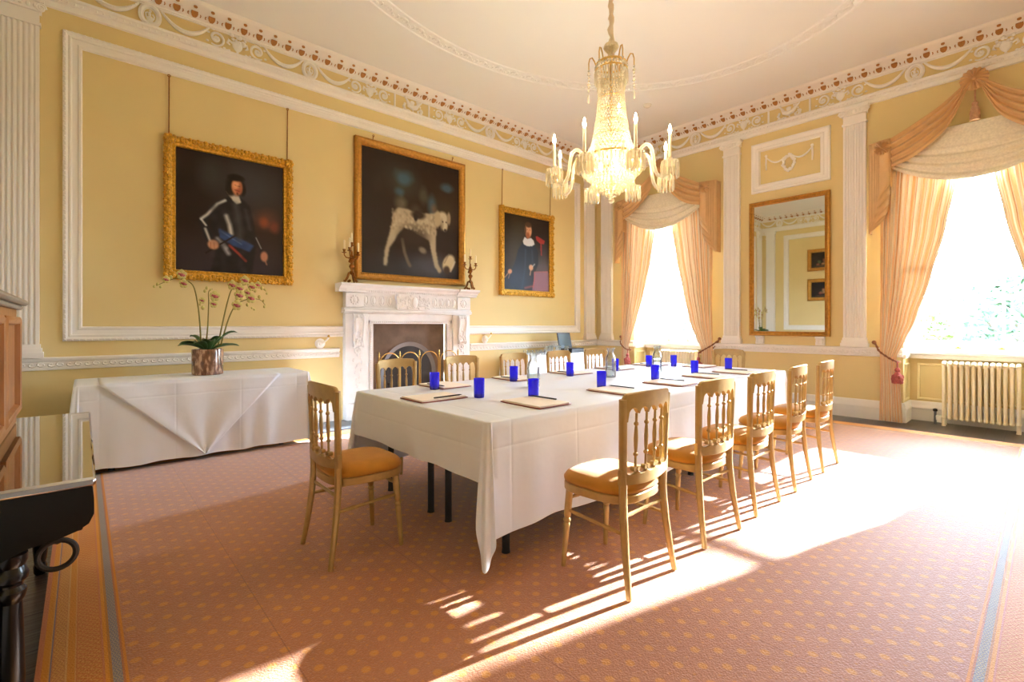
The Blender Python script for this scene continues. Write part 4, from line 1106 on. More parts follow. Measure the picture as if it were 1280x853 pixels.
def portrait_armour():
    p = Paint(132, 160, (44,32,24), 132/160*1.0, 3)
    p.asp = 1/1.24
    p.ell(.62,.22,.35,.22,(62,64,70),1.2,0,.8).ell(.2,.25,.2,.4,(40,30,24),1.2,0,.7).ell(.30,.18,.10,.13,(70,74,74),1.2,0,.5)
    p.ell(.82,.50,.14,.10,(96,62,50),1.0,0,.8,.6).ell(.80,.53,.05,.05,(150,72,44),1.0,0,.7,.8).ell(.9,.56,.05,.06,(140,66,46),1.0,0,.6,.8)
    p.ell(.5,.97,.7,.25,(56,50,60),1.2,0,.7)
    p.poly([(.30,.62),(.34,.42),(.46,.34),(.56,.33),(.66,.40),(.70,.55),(.72,.74),(.68,1.0),(.30,1.0),(.36,.74)], (36,32,32), 3)
    p.poly([(.30,.44),(.42,.36),(.36,.50),(.24,.60),(.21,.58)], (34,32,34), 2).poly([(.20,.57),(.27,.58),(.33,.70),(.30,.76),(.25,.72)], (34,32,34), 2)
    p.line([(.43,.38),(.36,.42),(.27,.52),(.22,.56)], .022, (200,200,196), .95, .9).line([(.22,.565),(.26,.61)], .016, (206,206,200), .9, .9).line([(.255,.64),(.295,.735)], .020, (190,190,186), .9, .9)
    p.line([(.44,.51),(.47,.58),(.485,.66)], .034, (206,204,196), .95, .9).line([(.40,.75),(.46,.83)], .035, (170,172,178), .8, .9).line([(.36,.71),(.44,.78)], .030, (196,196,196), .7)
    p.poly([(.37,.62),(.50,.67),(.62,.71),(.70,.74),(.66,.80),(.50,.76),(.38,.70)], (52,74,122), 2).line([(.40,.65),(.58,.74)], .012, (96,120,166), .7)
    p.line([(.47,.76),(.55,.82),(.62,.88)], .020, (156,60,50), .95, .7).line([(.26,.84),(.38,.76),(.54,.66)], .011, (36,26,22), .95, .5)
    p.ell(.325,.765,.050,.040,(196,142,108),.4).line([(.30,.75),(.30,.80)], .008, (140,90,66), .6).line([(.33,.75),(.335,.80)], .008, (150,100,74), .6)
    p.line([(.71,.66),(.77,.78)], .03, (40,36,38), .9).line([(.72,.67),(.77,.76)], .010, (170,170,170), .8).ell(.80,.83,.036,.045,(180,124,96),.5).line([(.80,.84),(.825,.90)], .012, (176,120,92), .9)
    p.poly([(.44,.30),(.50,.29),(.56,.33),(.58,.38),(.53,.40),(.46,.33)], (196,188,176), 1)
    p.ell(.525,.235,.082,.085,(30,22,18),.5).ell(.475,.285,.040,.050,(32,24,20),.6).ell(.592,.27,.030,.050,(32,24,20),.6)
    p.ell(.538,.250,.050,.070,(196,128,94),.35).ell(.528,.235,.030,.030,(222,160,120),.8).ell(.552,.282,.024,.018,(176,92,72),.8).ell(.572,.255,.018,.05,(150,90,66),.8,0,.7)
    p.line([(.520,.278),(.560,.283)], .006, (74,44,34), .8).line([(.518,.236),(.532,.238)], .005, (60,38,30), .8).line([(.550,.240),(.566,.242)], .005, (60,38,30), .8).line([(.543,.242),(.547,.262)], .005, (170,104,76), .8).ell(.542,.306,.009,.010,(96,58,42),.8)
    p.ell(.53,.172,.075,.028,(26,19,17),.6)
    for k in range(70): p.ell(p.rng.uniform(.3,.7), p.rng.uniform(.42,.98), .03, .03, (70,70,74) if k % 2 else (24,20,20), 1.2, 0, .18)
    p.line([(.52,.40),(.56,.56),(.57,.70)], .05, (84,84,88), .5).line([(.62,.44),(.66,.60)], .035, (78,78,84), .45)
    return p
def dog():
    p = Paint(132, 150, (46,34,24), 1/1.13, 8); p.n *= 1.2
    p.ell(.35,.24,.20,.12,(72,76,70),1.2,0,.6,.5)
    for cx, cy, rx, ry in ((.40,.20,.09,.06),(.35,.31,.06,.04),(.70,.36,.06,.09),(.85,.20,.08,.04),(.72,.44,.05,.05)): p.ell(cx,cy,rx,ry,(70,100,116),.9,0,.8,.7)
    for cx, cy, rx, ry, c in ((.36,.40,.07,.06,(120,114,96)),(.50,.55,.04,.05,(110,118,108)),(.72,.40,.04,.05,(150,110,84)),(.15,.28,.05,.08,(86,72,58)),(.60,.30,.05,.08,(84,78,66)),(.52,.44,.06,.06,(76,66,54))): p.ell(cx,cy,rx,ry,c,1.,0,.7,.7)
    p.ell(.84,.42,.13,.12,(64,50,34),1.,0,.7).ell(.10,.45,.2,.4,(44,35,29),1.,0,.8).ell(.5,.98,.5,.16,(56,56,60),1.0,0,.8).ell(.70,.90,.22,.10,(86,88,98),1.,0,.5,.4)
    c = (166,152,126); d = (126,112,90)
    p.poly([(.29,.50),(.34,.44),(.44,.44),(.52,.46),(.62,.45),(.70,.44),(.76,.42),(.82,.46),(.80,.52),(.74,.56),(.72,.66),(.66,.68),(.60,.66),(.54,.64),(.46,.60),(.40,.60),(.34,.66),(.29,.62)], c, 2)
    p.poly([(.30,.52),(.38,.58),(.32,.70),(.26,.78),(.245,.86),(.235,.93),(.20,.93),(.215,.80),(.26,.66)], c, 2)
    p.line([(.385,.70),(.405,.80),(.44,.88),(.46,.91)], .024, (112,98,78), .8, .7)
    p.poly([(.64,.60),(.74,.58),(.735,.76),(.76,.87),(.80,.935),(.77,.955),(.72,.90),(.68,.76)], c, 2)
    p.ell(.50,.66,.14,.09,(58,46,36),.9,0,.75,.3)
    for k in range(160):
        u = p.rng.uniform(.27,.76); v = p.rng.uniform(.46,.62)
        p.ell(u, v, .012, .012, (190,178,150) if k % 2 else d, .8, 0, .35)
    p.ell(.545,.475,.075,.035,(48,36,28),.6,0,.95,.4).ell(.52,.50,.02,.03,(44,34,28),.6)
    p.ell(.81,.465,.058,.056,(186,174,148),.5).ell(.832,.525,.034,.052,(190,178,152),.5).ell(.80,.52,.020,.05,(140,126,102),.7,0,.7).ell(.755,.475,.030,.065,(170,154,124),.5).ell(.88,.46,.020,.055,(150,132,106),.5)
    p.ell(.838,.568,.013,.012,(60,46,40),.6).ell(.812,.497,.008,.007,(60,46,38),.6).ell(.850,.497,.008,.007,(60,46,38),.6)
    p.ell(.875,.86,.058,.075,(196,184,150),.4,.5,1,.2).ell(.855,.92,.035,.035,(70,60,54),.6).line([(.83,.86),(.88,.78)], .010, (120,110,96), .8).line([(.90,.93),(.95,.84)], .014, (214,208,190), .8)
    p.ell(.59,.77,.04,.025,(140,126,104),.8,.4,.8,.4)
    return p
def cleric():
    p = Paint(120, 156, (44,34,24), 1/1.25, 5)
    p.ell(.25,.4,.2,.5,(72,64,46),1.2,0,.6).ell(.85,.75,.3,.35,(112,104,120),1.2,0,.6).ell(.85,.2,.3,.3,(40,32,30),1.,0,.7)
    p.poly([(.68,.25),(.72,.24),(.90,.29),(.87,.34),(.82,.34),(.83,.50),(.80,.50),(.79,.34),(.70,.30)], (160,46,44), 1)
    p.poly([(.30,.46),(.40,.36),(.52,.33),(.66,.36),(.74,.46),(.74,.62),(.68,.72),(.66,1.0),(.0,1.0),(.02,.84),(.14,.78),(.24,.62)], (34,38,48), 2)
    p.line([(.46,.45),(.45,.7),(.38,.98)], .03, (62,74,94), .5).line([(.60,.45),(.62,.62)], .03, (58,66,84), .5).ell(.3,.9,.25,.2,(52,66,90),1.,0,.6)
    p.poly([(.64,.74),(.96,.71),(1.0,.74),(1.0,1.0),(.60,1.0),(.64,.86)], (146,108,130), 2, .9).line([(.66,.74),(.66,.80),(.63,.95)], .016, (196,92,92), .8).line([(.66,.735),(.96,.715)], .012, (190,110,110), .8).line([(.45,.96),(.62,.93)], .03, (176,84,86), .7)
    p.ell(.52,.185,.075,.095,(206,146,104),.35).ell(.52,.11,.070,.035,(80,54,36),.6).ell(.46,.19,.016,.06,(90,60,40),.7)
    p.ell(.51,.255,.040,.045,(150,86,50),.6).line([(.485,.175),(.505,.176)], .007, (60,36,28), .9).line([(.545,.175),(.565,.176)], .007, (60,36,28), .9).line([(.53,.18),(.535,.21)], .006, (170,104,74), .8)
    p.poly([(.40,.34),(.44,.28),(.50,.30),(.58,.28),(.64,.31),(.66,.36),(.60,.39),(.50,.40),(.42,.38)], (206,206,208), 1)
    p.ell(.13,.76,.045,.03,(196,140,106),.5,-.5).line([(.10,.78),(.03,.84)], .014, (190,134,100), .9).line([(.13,.78),(.10,.85)], .012, (190,134,100), .8)
    p.ell(.58,.68,.048,.04,(210,162,130),.5).line([(.58,.69),(.56,.78)], .022, (206,156,122), .9).line([(.62,.66),(.66,.63)], .02, (206,200,196), .8)
    return p
def still_life(seed):
    p = Paint(60, 48, (44,38,34), 1.25, seed)
    for k in range(14): p.ell(p.rng.uniform(.25,.75), p.rng.uniform(.45,.8), .06, .07, [(150,90,70),(180,140,90),(120,60,60),(90,100,70)][k % 4], .6, 0, .8)
    p.ell(.5,.9,.4,.06,(80,66,54),.6)
    return p
CARVED = [(0,0),(.0,.035),(.012,.050),(.035,.058),(.055,.050),(.068,.032),(.080,.030),(.088,.036),(.096,.034),(.104,.020),(.104,.010)]
PLAIN = [(0,0),(.0,.05),(.010,.062),(.030,.066),(.042,.052),(.055,.046),(.072,.044),(.080,.034),(.092,.032),(.100,.020),(.100,.010)]
def painting(name, label, uc, zc, wd, ht, pic, prof, carve, mp=None, wire=None, rz=0., loc=None, fm=None, tilt=.0):
    t = thing(name, label, 'painting', loc or (uc, YF, zc), rz)
    lp = lambda u, v, p: (u, -p-.006-tilt*(v+ht/2), v)
    f = MB().frame(-wd/2, wd/2, -ht/2, ht/2, prof, lp)
    fo = f.build('frame', fm or GOLD, t)
    if carve:
        rnd = random.Random(int(uc*100)); o = MB()
        for (a, b, c_, d) in ((-wd/2, -ht/2, wd/2, -ht/2), (wd/2, -ht/2, wd/2, ht/2), (wd/2, ht/2, -wd/2, ht/2), (-wd/2, ht/2, -wd/2, -ht/2)):
            L_ = math.hypot(c_-a, d-b); n = int(L_/.034)
            nx, nz = -(d-b)/L_, (c_-a)/L_
            for k in range(n):
                q = (k+.5)/n; ins = .034+.012*math.sin(k*1.7)
                u = a+(c_-a)*q+nx*ins; v = b+(d-b)*q+nz*ins
                o.ball(lp(u, v, .052), .019*(1+.35*math.sin(k*2.3)), 6, 4, 1.1, .9, 1.1)
                if carve > 1 and k % 2: o.ball(lp(a+(c_-a)*q+nx*.008, b+(d-b)*q+nz*.008, .042), .017, 6, 4, 1, .8, 1)
        for su in (-1, 1):
            for sv in (-1, 1):
                for k in range(7): a_ = k*.9; o.ball(lp(su*(wd/2-.045+.032*math.cos(a_)), sv*(ht/2-.045+.032*math.sin(a_)), .054), .024, 7, 5)
        o.build('carved_leafwork', fm or GOLD, fo)
    else:
        o = MB()
        for (a, b, c_, d) in ((-wd/2, -ht/2, wd/2, -ht/2), (wd/2, -ht/2, wd/2, ht/2), (wd/2, ht/2, -wd/2, ht/2), (-wd/2, ht/2, -wd/2, -ht/2)):
            L_ = math.hypot(c_-a, d-b); n = int((L_-.16)/.030); nx, nz = -(d-b)/L_, (c_-a)/L_
            for k in range(n):
                q = (.08+(L_-.16)*(k+.5)/n)/L_; o.ball(lp(a+(c_-a)*q+nx*.082, b+(d-b)*q+nz*.082, .036), .010, 5, 4)
        o.build('bead_row', fm or GOLD, fo)
    d = .098; W_, H_ = pic.w, pic.h
    x0, x1, z0, z1 = -wd/2+d, wd/2-d, -ht/2+d, ht/2-d
    m = MB().grid(W_, H_, lambda u, v: lp(x0+(x1-x0)*u, z1-(z1-z0)*v, .014))
    co = m.build('canvas', CANVAS, t, fix=False)
    arr = np.ones((H_*W_, 4), np.float32); arr[:, :3] = pic.out().reshape(-1, 3)
    at = co.data.color_attributes.new('paint', 'FLOAT_COLOR', 'POINT'); at.data.foreach_set('color', arr.ravel())
    MB().box(-wd/2+.02, wd/2-.02, -.012-tilt*ht/2, 0, -ht/2+.02, ht/2-.02).build('backboard', SOOT, t)
    if wire:
        for x, z1_ in wire:
            w_ = MB().tube([lp(x, ht/2-.03, .02), lp(x, ht/2+.02, .012), (x, -.03, z1_-zc)], .006, 6)
            w_.tube([(x+.012*math.cos(a_), -.035, z1_-zc+.012*math.sin(a_)) for a_ in [2*PI*k/10 for k in range(10)]], .004, 5, True)
            w_.build('hanging_chain', BRONZE, t)
    return t
painting('painting', 'gilt framed portrait of a man in dark armour with a blue sash, above the orchid', 1.24, 2.445, 1.25, 1.48, portrait_armour(), CARVED, 2, wire=((-.58, 3.79), (.57, 3.79)))
painting('painting', 'large gilt framed painting of a white curly dog over the mantel', 3.515, 2.765, 1.76, 1.875, dog(), PLAIN, 0, wire=((-.62, 3.76), (.66, 3.76)), fm=GOLDP)
painting('painting', 'gilt framed portrait of a seated bearded man in black with a white collar', 5.75, 2.465, 1.28, 1.48, cleric(), CARVED, 1, wire=((-.58, 3.80), (.57, 3.80)))
for z, s, pos in ((3.12, 4, 'upper'), (2.25, 9, 'lower')):
    painting('painting', pos+' of two small dark fruit paintings seen in the pier mirror', 0, z, .86, .64, still_life(s), PLAIN, 0, rz=PI/2, loc=(XL, 4.32, z), fm=GOLDP, wire=((-.2, z+.55),) if z > 3 else None)
# pier mirror
mi = thing('pier_mirror', 'tall gilt framed mirror hanging between the two windows', 'mirror', (XW, 2.535, 2.08), -PI/2)
MP = [(0,0),(0,.045),(.008,.055),(.024,.058),(.034,.048),(.044,.040),(.052,.046),(.060,.042),(.066,.022),(.066,.012)]
lp_ = lambda u, v, p: (u, -p-.008, v)
fo = MB().frame(-.535, .535, -1.01, 1.01, MP, lp_).build('frame', GOLDP, mi)
o = MB()
for (a, b, c_, d) in ((-.50,-.975,.50,-.975),(.50,-.975,.50,.975),(.50,.975,-.50,.975),(-.50,.975,-.50,-.975)):
    n = int(math.hypot(c_-a, d-b)/.028)
    for k in range(n): q = (k+.5)/n; o.ball(lp_(a+(c_-a)*q, b+(d-b)*q, .047), .010, 5, 4)
o.build('bead_row', GOLDP, fo)
MB().add([lp_(-.475,-.95,.02), lp_(.475,-.95,.02), lp_(.475,.95,.02), lp_(-.475,.95,.02)], [(0,1,2,3)]).build('glass', MIRROR, mi)
MB().box(-.51, .51, -.012, 0, -.99, .99).build('backboard', SOOT, mi)
for y in (2.92, 2.12):
    m = MB().prism([(0,.945),(.05,.945),(.055,.97),(.04,1.0),(.045,1.03),(.075,1.05),(.075,1.066),(0,1.066)], y-.055, y+.055, lambda p, z, h: (XW-p, h, z)); 
    for s in (-.025, .025): m.tube([(XW-.05, y+s, .96), (XW-.055, y+s, .99), (XW-.06, y+s, 1.03)], .012, 6)
    trim(m, ORN)
# ---------------------------------------------------------------- curtains
def lerp_tab(tab, x):
    for (x0, y0), (x1, y1) in zip(tab, tab[1:]):
        if (x0 <= x <= x1) or (x1 <= x <= x0):
            t = (x-x0)/(x1-x0); t = t*t*(3-2*t)*.35+t*.65; return y0+(y1-y0)*t
    return tab[-1][1]
INNER = [(3.42,.05),(2.93,.145),(2.4,.235),(1.8,.37),(1.3,.51),(1.0,.625),(.84,.70),(.70,.70),(.45,.665),(.0,.64)]
OUTER = [(3.42,.87),(1.6,.87),(1.0,.875),(.84,.878),(.70,.875),(.45,.875),(.0,.88)]
def curtain(c, s, label, seed):
    t = thing('curtain', label, 'curtain', (XW-.11, c+s*.78, 0), 0, 'striped curtains tied back at the windows')
    rnd = random.Random(seed); ph = rnd.uniform(0, 6); NF = 8
    NU, NV = 150, 70
    uv = []
    def f(u, v):
        z = 3.42*(1-v)+.015
        a, b = lerp_tab(OUTER, z), lerp_tab(INNER, z); w_ = a-b
        q = u+.012*math.sin(u*23+ph)
        yy = a-w_*q
        gather = max(0, 1-abs(z-.80)/.9)**2
        A = min(.034, .30*w_/NF*(1.0 if z > .84 else 1.5))
        sw = .05*math.exp(-((z-1.15)/.5)**2)*u          # belly above the tie
        p = A*math.sin(2*PI*NF*q+ph+.5*math.sin(z*1.3))+A*.4*math.sin(2*PI*NF*2.3*q+ph*2)+sw-.02*gather
        uv.append((u, z))
        return (-p, s*(yy-.78), z)
    m = MB().grid(NU, NV, f)
    cu = m.build('curtain_panel', CURT, t, ang=180, uv=uv)
    # rope tieback and its tassel
    rp = [(.105, .955, 1.00),(.08,.93,.97),(-.02,.88,.90),(-.075,.80,.84),(-.085,.73,.795),(-.06,.685,.775),(.0,.672,.77),(.06,.72,.78),(.09,.86,.86),(.105,.945,.98)]
    P = [Vector((x, s*(y-.78), z)) for x, y, z in rp]
    Q = []
    for i in range(len(P)-1):
        for j in range(7):
            k = j/7; p0_, p1_, p2_, p3_ = P[max(i-1,0)], P[i], P[i+1], P[min(i+2,len(P)-1)]
            Q.append(.5*((2*p1_)+(p2_-p0_)*k+(2*p0_-5*p1_+4*p2_-p3_)*k*k+(-p0_+3*p1_-3*p2_+p3_)*k**3))
    tb = MB().tube(Q, [.011+.003*math.sin(i*1.6) for i in range(len(Q))], 7)
    tb.ball((.095, s*(.955-.78), 1.005), .026, 9, 6)
    tb = tb.build('tieback', ROPE, t)
    ts = MB(); x_, y_ = -.075, s*(.685-.78)
    ts.tube([(x_, y_, .78), (x_, y_, .70)], .008, 6).lathe([(.012,.0),(.026,.012),(.030,.03),(.018,.055),(.010,.06)], 12, (x_, y_, .645))
    ts.lathe([(.055,-.135),(.06,-.12),(.052,-.05),(.024,0),(.016,.012)], 16, (x_, y_, .645))
    for k in range(14): a = 2*PI*k/14; ts.ball((x_+.048*math.cos(a), y_+.048*math.sin(a), .53+.03*(k % 3)), .018, 6, 4, 1, 1, 1.6)
    ts.build('tassel', TASSEL, tb)
    return t
wn = ('far window near the room corner', 'near window at the right of the mirror')
side = {(1, 1): 'striped silk curtain on the corner side of the far window, tied back', (1, -1): 'striped silk curtain on the mirror side of the far window, tied back',
        (0, 1): 'striped silk curtain on the mirror side of the near window, tied back', (0, -1): 'striped silk curtain on the side of the near window away from the mirror'}
for wi, c in enumerate(WC):
    for s in (1, -1): curtain(c, s, side[(wi, s)], wi*3+s)

def rosette(mb, c, r, n=14):
    x, y, z = c
    rim = []
    for j in range(5):
        for k in range(n*4):
            a = 2*PI*k/(n*4); t = j/4
            pl_ = math.cos(a*n)
            rr = r*(.10+.90*t)*(1+.04*pl_*t); xx = x-.03*math.sin(t*PI)*(1+.45*pl_)-.008*pl_*t
            mb.v.append((xx, y+rr*math.cos(a), z+rr*math.sin(a))); 
    o = len(mb.v)-5*n*4; N_ = n*4
    for j in range(4):
        for k in range(N_): mb.f.append((o+j*N_+k, o+j*N_+(k+1)%N_, o+(j+1)*N_+(k+1)%N_, o+(j+1)*N_+k))
    mb.ball((x-.01, y, z), r*.16, 8, 6)
    # closed back so the gather has body
    mb.lathe([(r*.5,0),(r*.98,.012),(r*1.0,.02),(0,.03)], 24, (0,0,0))
    k0 = len(mb.v)-(24*4)
    for i in range(k0, len(mb.v)): a, b, h_ = mb.v[i]; mb.v[i] = (x+h_, y+a, z+b)
UP = [(.05,4.005),(.275,3.80),(.525,3.645),(.74,3.53)]
LO = [(.045,3.93),(.19,3.55),(.376,3.34),(.55,3.225),(.735,3.175)]
def cr_curve(tab, t):
    n = len(tab)-1; i = min(int(t*n), n-1); k = t*n-i
    g = lambda j: Vector(tab[max(0, min(n, j))])
    p0_, p1_, p2_, p3_ = g(i-1), g(i), g(i+1), g(i+2)
    return .5*((2*p1_)+(p2_-p0_)*k+(2*p0_-5*p1_+4*p2_-p3_)*k*k+(-p0_+3*p1_-3*p2_+p3_)*k**3)
def valance(c, label):
    t = thing('window_valance', label, 'valance', (XW, c, 0), 0, 'draped valances over the windows')
    # cream damask behind
    m = MB()
    def fc(u, v):
        a = 2*u-1; ztop = 3.535; zb = 2.895+.285*a*a
        z = ztop+(zb-ztop)*v
        fold = 0 if v < .38 else (.020*math.sin((v-.38)/.62*PI*7.0+.6*math.sin(a*2)))*min(1, (v-.38)*6)
        belly = .05*math.sin(PI*min(1, v*1.05))*(1-a*a*.6)
        return (-.170-fold-belly-.03*v*(1-a*a), .745*a, z)
    m.grid(60, 80, fc).build('cream_swag', CREAM, t, ang=180, solid=.004)
    for s in (1, -1):
        m = MB()
        def fs(u, v, s=s):
            a = cr_curve(UP, u); b = cr_curve(LO, u)
            y = a.x+(b.x-a.x)*v; z = a.y+(b.y-a.y)*v
            wd = (a-b).length
            fold = min(.022, wd*.06)*math.sin(v*PI*2*4.3+1.2*math.sin(u*2.0)+.6)*math.sin(PI*min(1, .12+v*.9))**.4
            return (-.205-fold-.07*math.sin(PI*u)*v-.045*u*(1-.2*v), s*y, z)
        m.grid(50, 64, fs).build('brown_swag', DRAPE, t, ang=180, solid=.004)
        # cascade of folds hanging at the corner
        m = MB()
        lay = [(.745,.862,2.97,2.80,.262),(.750,.885,2.85,2.68,.242),(.762,.912,2.73,2.57,.222),(.785,.943,2.63,2.48,.202),(.825,.975,2.54,2.39,.182)]
        for i, (ya, yb_, zi, zo, p) in enumerate(lay):
            def fl(u, v, ya=ya, yb_=yb_, zi=zi, zo=zo, p=p, i=i):
                y = ya+(yb_-ya)*u; zb = zi+(zo-zi)*u
                return (-p-.012*math.sin(u*PI)-.004*math.sin(v*9+i), s*y, 3.53+(zb-3.53)*v)
            m.grid(8, 12, fl)
            # turned-back lip under each fold
            if i < 4:
                a, b = lay[i], lay[i+1]
                m.add([(-a[4], s*a[1], a[3]), (-a[4], s*a[0], a[2]), (-b[4], s*b[0], b[2]), (-b[4], s*b[1], b[3])], [(0,1,2,3)])
        m.grid(6, 10, lambda u, v: (-.262+.11*u, s*(.745-.002), 3.53+(2.95-3.53)*v))
        m.grid(6, 10, lambda u, v: (-.172+.15*u, s*.975, 3.53+(2.40-3.53)*v))
        m.add([(-.272, s*.742, 3.535), (-.185, s*.978, 3.535), (-.01, s*.978, 3.535), (-.01, s*.742, 3.535)], [(0,1,2,3)])
        m.build('cascade', DRAPE, t, ang=50, solid=.004)
        m = MB(); rosette(m, (-.276, s*.825, 3.43), .085); m.build('rosette', DRAPE, t, ang=80)
    m = MB(); rosette(m, (-.215, 0, 4.0), .120, 16); m.build('rosette', DRAPE, t, ang=80)
    m = MB().tube([(-.10,0,3.95),(-.11,0,3.78)], .009, 6).lathe([(.014,0),(.028,.012),(.030,.03),(.014,.05)], 12, (-.11,0,3.73)).lathe([(.046,-.17),(.042,-.06),(.024,0)], 14, (-.11,0,3.735))
    for k in range(10): a = 2*PI*k/10; m.ball((-.11+.036*math.cos(a), .036*math.sin(a), 3.60+.04*(k % 2)), .014, 6, 4, 1, 1, 3)
    m.build('tassel', TASSELP, t)
    MB().box(-.12, -.0, -.80, .80, 3.515, 3.535, .004).build('pelmet_board', OAK, t)
    return t
valance(WC[1], 'golden brown draped valance with cream swag over the far window, behind the chandelier')
valance(WC[0], 'golden brown draped valance with cream swag over the near window beside the mirror')

# ---------------------------------------------------------------- radiators
def radiator(label, c, n=13):
    t = thing('radiator', label, 'radiator', (7.885, c, 0), 0, 'old column radiators under the windows')
    sp_ = .0525; me = None
    for k in range(n):
        if me is None:
            m = MB()
            for x in (-.055, 0, .055):
                m.tube([(x,0,.10),(x,0,.15),(x,0,.70),(x,0,.74)], [.019,.0165,.0165,.019], 10)
            m.tube([(-.055,0,.755),(-.03,0,.77),(.03,0,.77),(.055,0,.755)], .022, 10); m.tube([(-.055,0,.10),(.055,0,.10)], .022, 10)
            for x in (-.055, .055): m.ball((x,0,.755), .0225, 9, 6); m.ball((x,0,.10), .0225, 9, 6)
            o = m.build('section', RADI, t); me = o.data
        else: o = bpy.data.objects.new('section', me); C.objects.link(o); o.parent = t
        o.location = (0, (k-(n-1)/2)*sp_, 0)
    e = (n-1)/2*sp_
    MB().tube([(0,-e,.735),(0,e,.735)], .016, 8).build('top_pipe', RADI, t); MB().tube([(0,-e,.10),(0,e,.10)], .016, 8).build('bottom_pipe', RADI, t)
    for s in (-1, 1):
        MB().lathe([(.022,0),(.018,.02),(.017,.11)], 10, (-.055, s*e, 0)).build('foot', RADI, t); MB().lathe([(.022,0),(.018,.02),(.017,.11)], 10, (.055, s*e, 0)).build('foot', RADI, t)
    v = MB().tube([(0,e,.10),(0,e+.06,.10),(0,e+.085,.10)], .013, 8).tube([(0,e+.085,0),(0,e+.085,.16)], .013, 8).build('valve', STEEL, t)
    MB().lathe([(.020,0),(.024,.01),(.020,.03),(.008,.035)], 12, (0, e+.085, .16)).build('valve_cap', BLACK, v)
    MB().lathe([(0,0),(.034,0),(.036,.05),(.03,.06),(0,.062)], 14, (0, e+.045, .055)).build('thermostat', PORC, t)
    return t
ra = radiator('cream column radiator under the near window right of the mirror', WC[0]-.02)
dup(ra, (7.885, WC[1]-.13, 0), 0, 'cream column radiator under the far window beyond the table')

# ---------------------------------------------------------------- chandelier
chl = (3.47, 2.57, 0)
ch = thing('chandelier', 'tall crystal chandelier with lit candle bulbs hanging over the table', 'chandelier', chl)
m = MB(); z = 3.72; pts = []
pts = [(.006*math.sin(k*1.1), .006*math.cos(k*1.7), 3.70+(H-.06-3.70)*k/24) for k in range(25)]
m.tube(pts, [.022+.006*math.sin(k*2.1) for k in range(25)], 9); m.build('fabric_sleeve', mat('beige_silk_sleeve', srgb(222,202,172), .7, bump=.5, bscale=60), ch)
MB().lathe([(.028,3.56),(.045,3.575),(.03,3.60),(.028,3.625),(.05,3.65),(.068,3.675),(.06,3.70),(.03,3.715),(.02,3.735)], 18).build('stem_bell', mat('pale_gilt_bell', srgb(214,196,160), .4, .3, noise=.2, nscale=60), ch)
MB().tube([(0,0,2.40),(0,0,3.58)], .012, 10).build('centre_rod', BRASS, ch)
def octa(mb, c, r, h):
    x, y, z = c; mb.add([(x+r,y,z),(x,y+r,z),(x-r,y,z),(x,y-r,z),(x,y,z+h),(x,y,z-h)], [(0,1,4),(1,2,4),(2,3,4),(3,0,4),(1,0,5),(2,1,5),(3,2,5),(0,3,5)])
def prismdrop(mb, c, r, h, ang):
    x, y, z = c; n = 3
    T_ = [(x+r*math.cos(ang+2*PI*k/n), y+r*math.sin(ang+2*PI*k/n), z) for k in range(n)]
    B_ = [(a, b, z-h) for a, b, _ in T_]
    mb.add(T_+B_+[(x,y,z+r*1.2),(x,y,z-h-r*1.5)], [(k,(k+1)%n,n+(k+1)%n,n+k) for k in range(n)]+[((k+1)%n,k,6) for k in range(n)]+[(n+k,n+(k+1)%n,7) for k in range(n)])
# crown: ring with hanging prisms, and looped arms that carry bead chains
m = MB().tube([(.130*math.cos(2*PI*k/32), .130*math.sin(2*PI*k/32), 3.525) for k in range(32)], .010, 6, True).tube([(.138*math.cos(2*PI*k/32), .138*math.sin(2*PI*k/32), 3.47) for k in range(32)], .007, 6, True)
for k in range(8): a = 2*PI*k/8; m.tube([(.03*math.cos(a), .03*math.sin(a), 3.58), (.09*math.cos(a), .09*math.sin(a), 3.56), (.13*math.cos(a), .13*math.sin(a), 3.525)], .006, 5)
m.build('crown_ring', BRASS, ch)
m = MB()
for k in range(32):
    a = 2*PI*(k+.5)/32; prismdrop(m, (.138*math.cos(a), .138*math.sin(a), 3.455), .010, .085, a)
    a = 2*PI*k/32; octa(m, (.135*math.cos(a), .135*math.sin(a), 3.50), .016, .018)
for k in range(26): a = 2*PI*k/26; prismdrop(m, (.115*math.cos(a), .115*math.sin(a), 3.40), .010, .10, a)
m.build('crown_prisms', CRYSTAL, ch)
for k in range(6):
    a = 2*PI*k/6+.1; c, s = math.cos(a), math.sin(a)
    P = [(.13,3.525),(.145,3.57),(.165,3.605),(.185,3.60),(.195,3.56),(.195,3.50)]
    ar = MB().tube([(r*c, r*s, z) for r, z in P], .006, 6).build('crown_hook', BRASS, ch)
    m = MB()
    for j in range(7): octa(m, (.195*c, .195*s, 3.49-.030*j), .013+.005*(j % 3 == 1), .017)
    prismdrop(m, (.195*c, .195*s, 3.275), .011, .06, a); m.build('bead_chain', CRYSTAL, ar)
# tent of bead strings flaring from the neck to the bowl
TENT = [(3.38,.108),(3.25,.110),(3.10,.122),(2.95,.143),(2.83,.165),(2.76,.195),(2.705,.240)]
def rad(z): return lerp_tab(TENT, z)
m = MB(); n = 34; nz = 26
for k in range(n):
    for j in range(nz):
        z = 3.37-.665*(j/(nz-1)); r = rad(z); a = 2*PI*(k+.5*(j % 2))/n
        octa(m, (r*math.cos(a), r*math.sin(a), z), r*PI/n*.98, .0155)
m.build('bead_drapery', CRYSTAL, ch)['kind'] = 'stuff'
m = MB()
for z in (3.32, 3.22, 3.11, 3.0, 2.89, 2.79): r = rad(z)*.97; m.tube([(r*math.cos(2*PI*k/32), r*math.sin(2*PI*k/32), z) for k in range(32)], .0045, 5, True)
m.tube([(.245*math.cos(2*PI*k/40), .245*math.sin(2*PI*k/40), 2.70) for k in range(40)], .010, 6, True)
m.build('hoops', BRASS, ch)
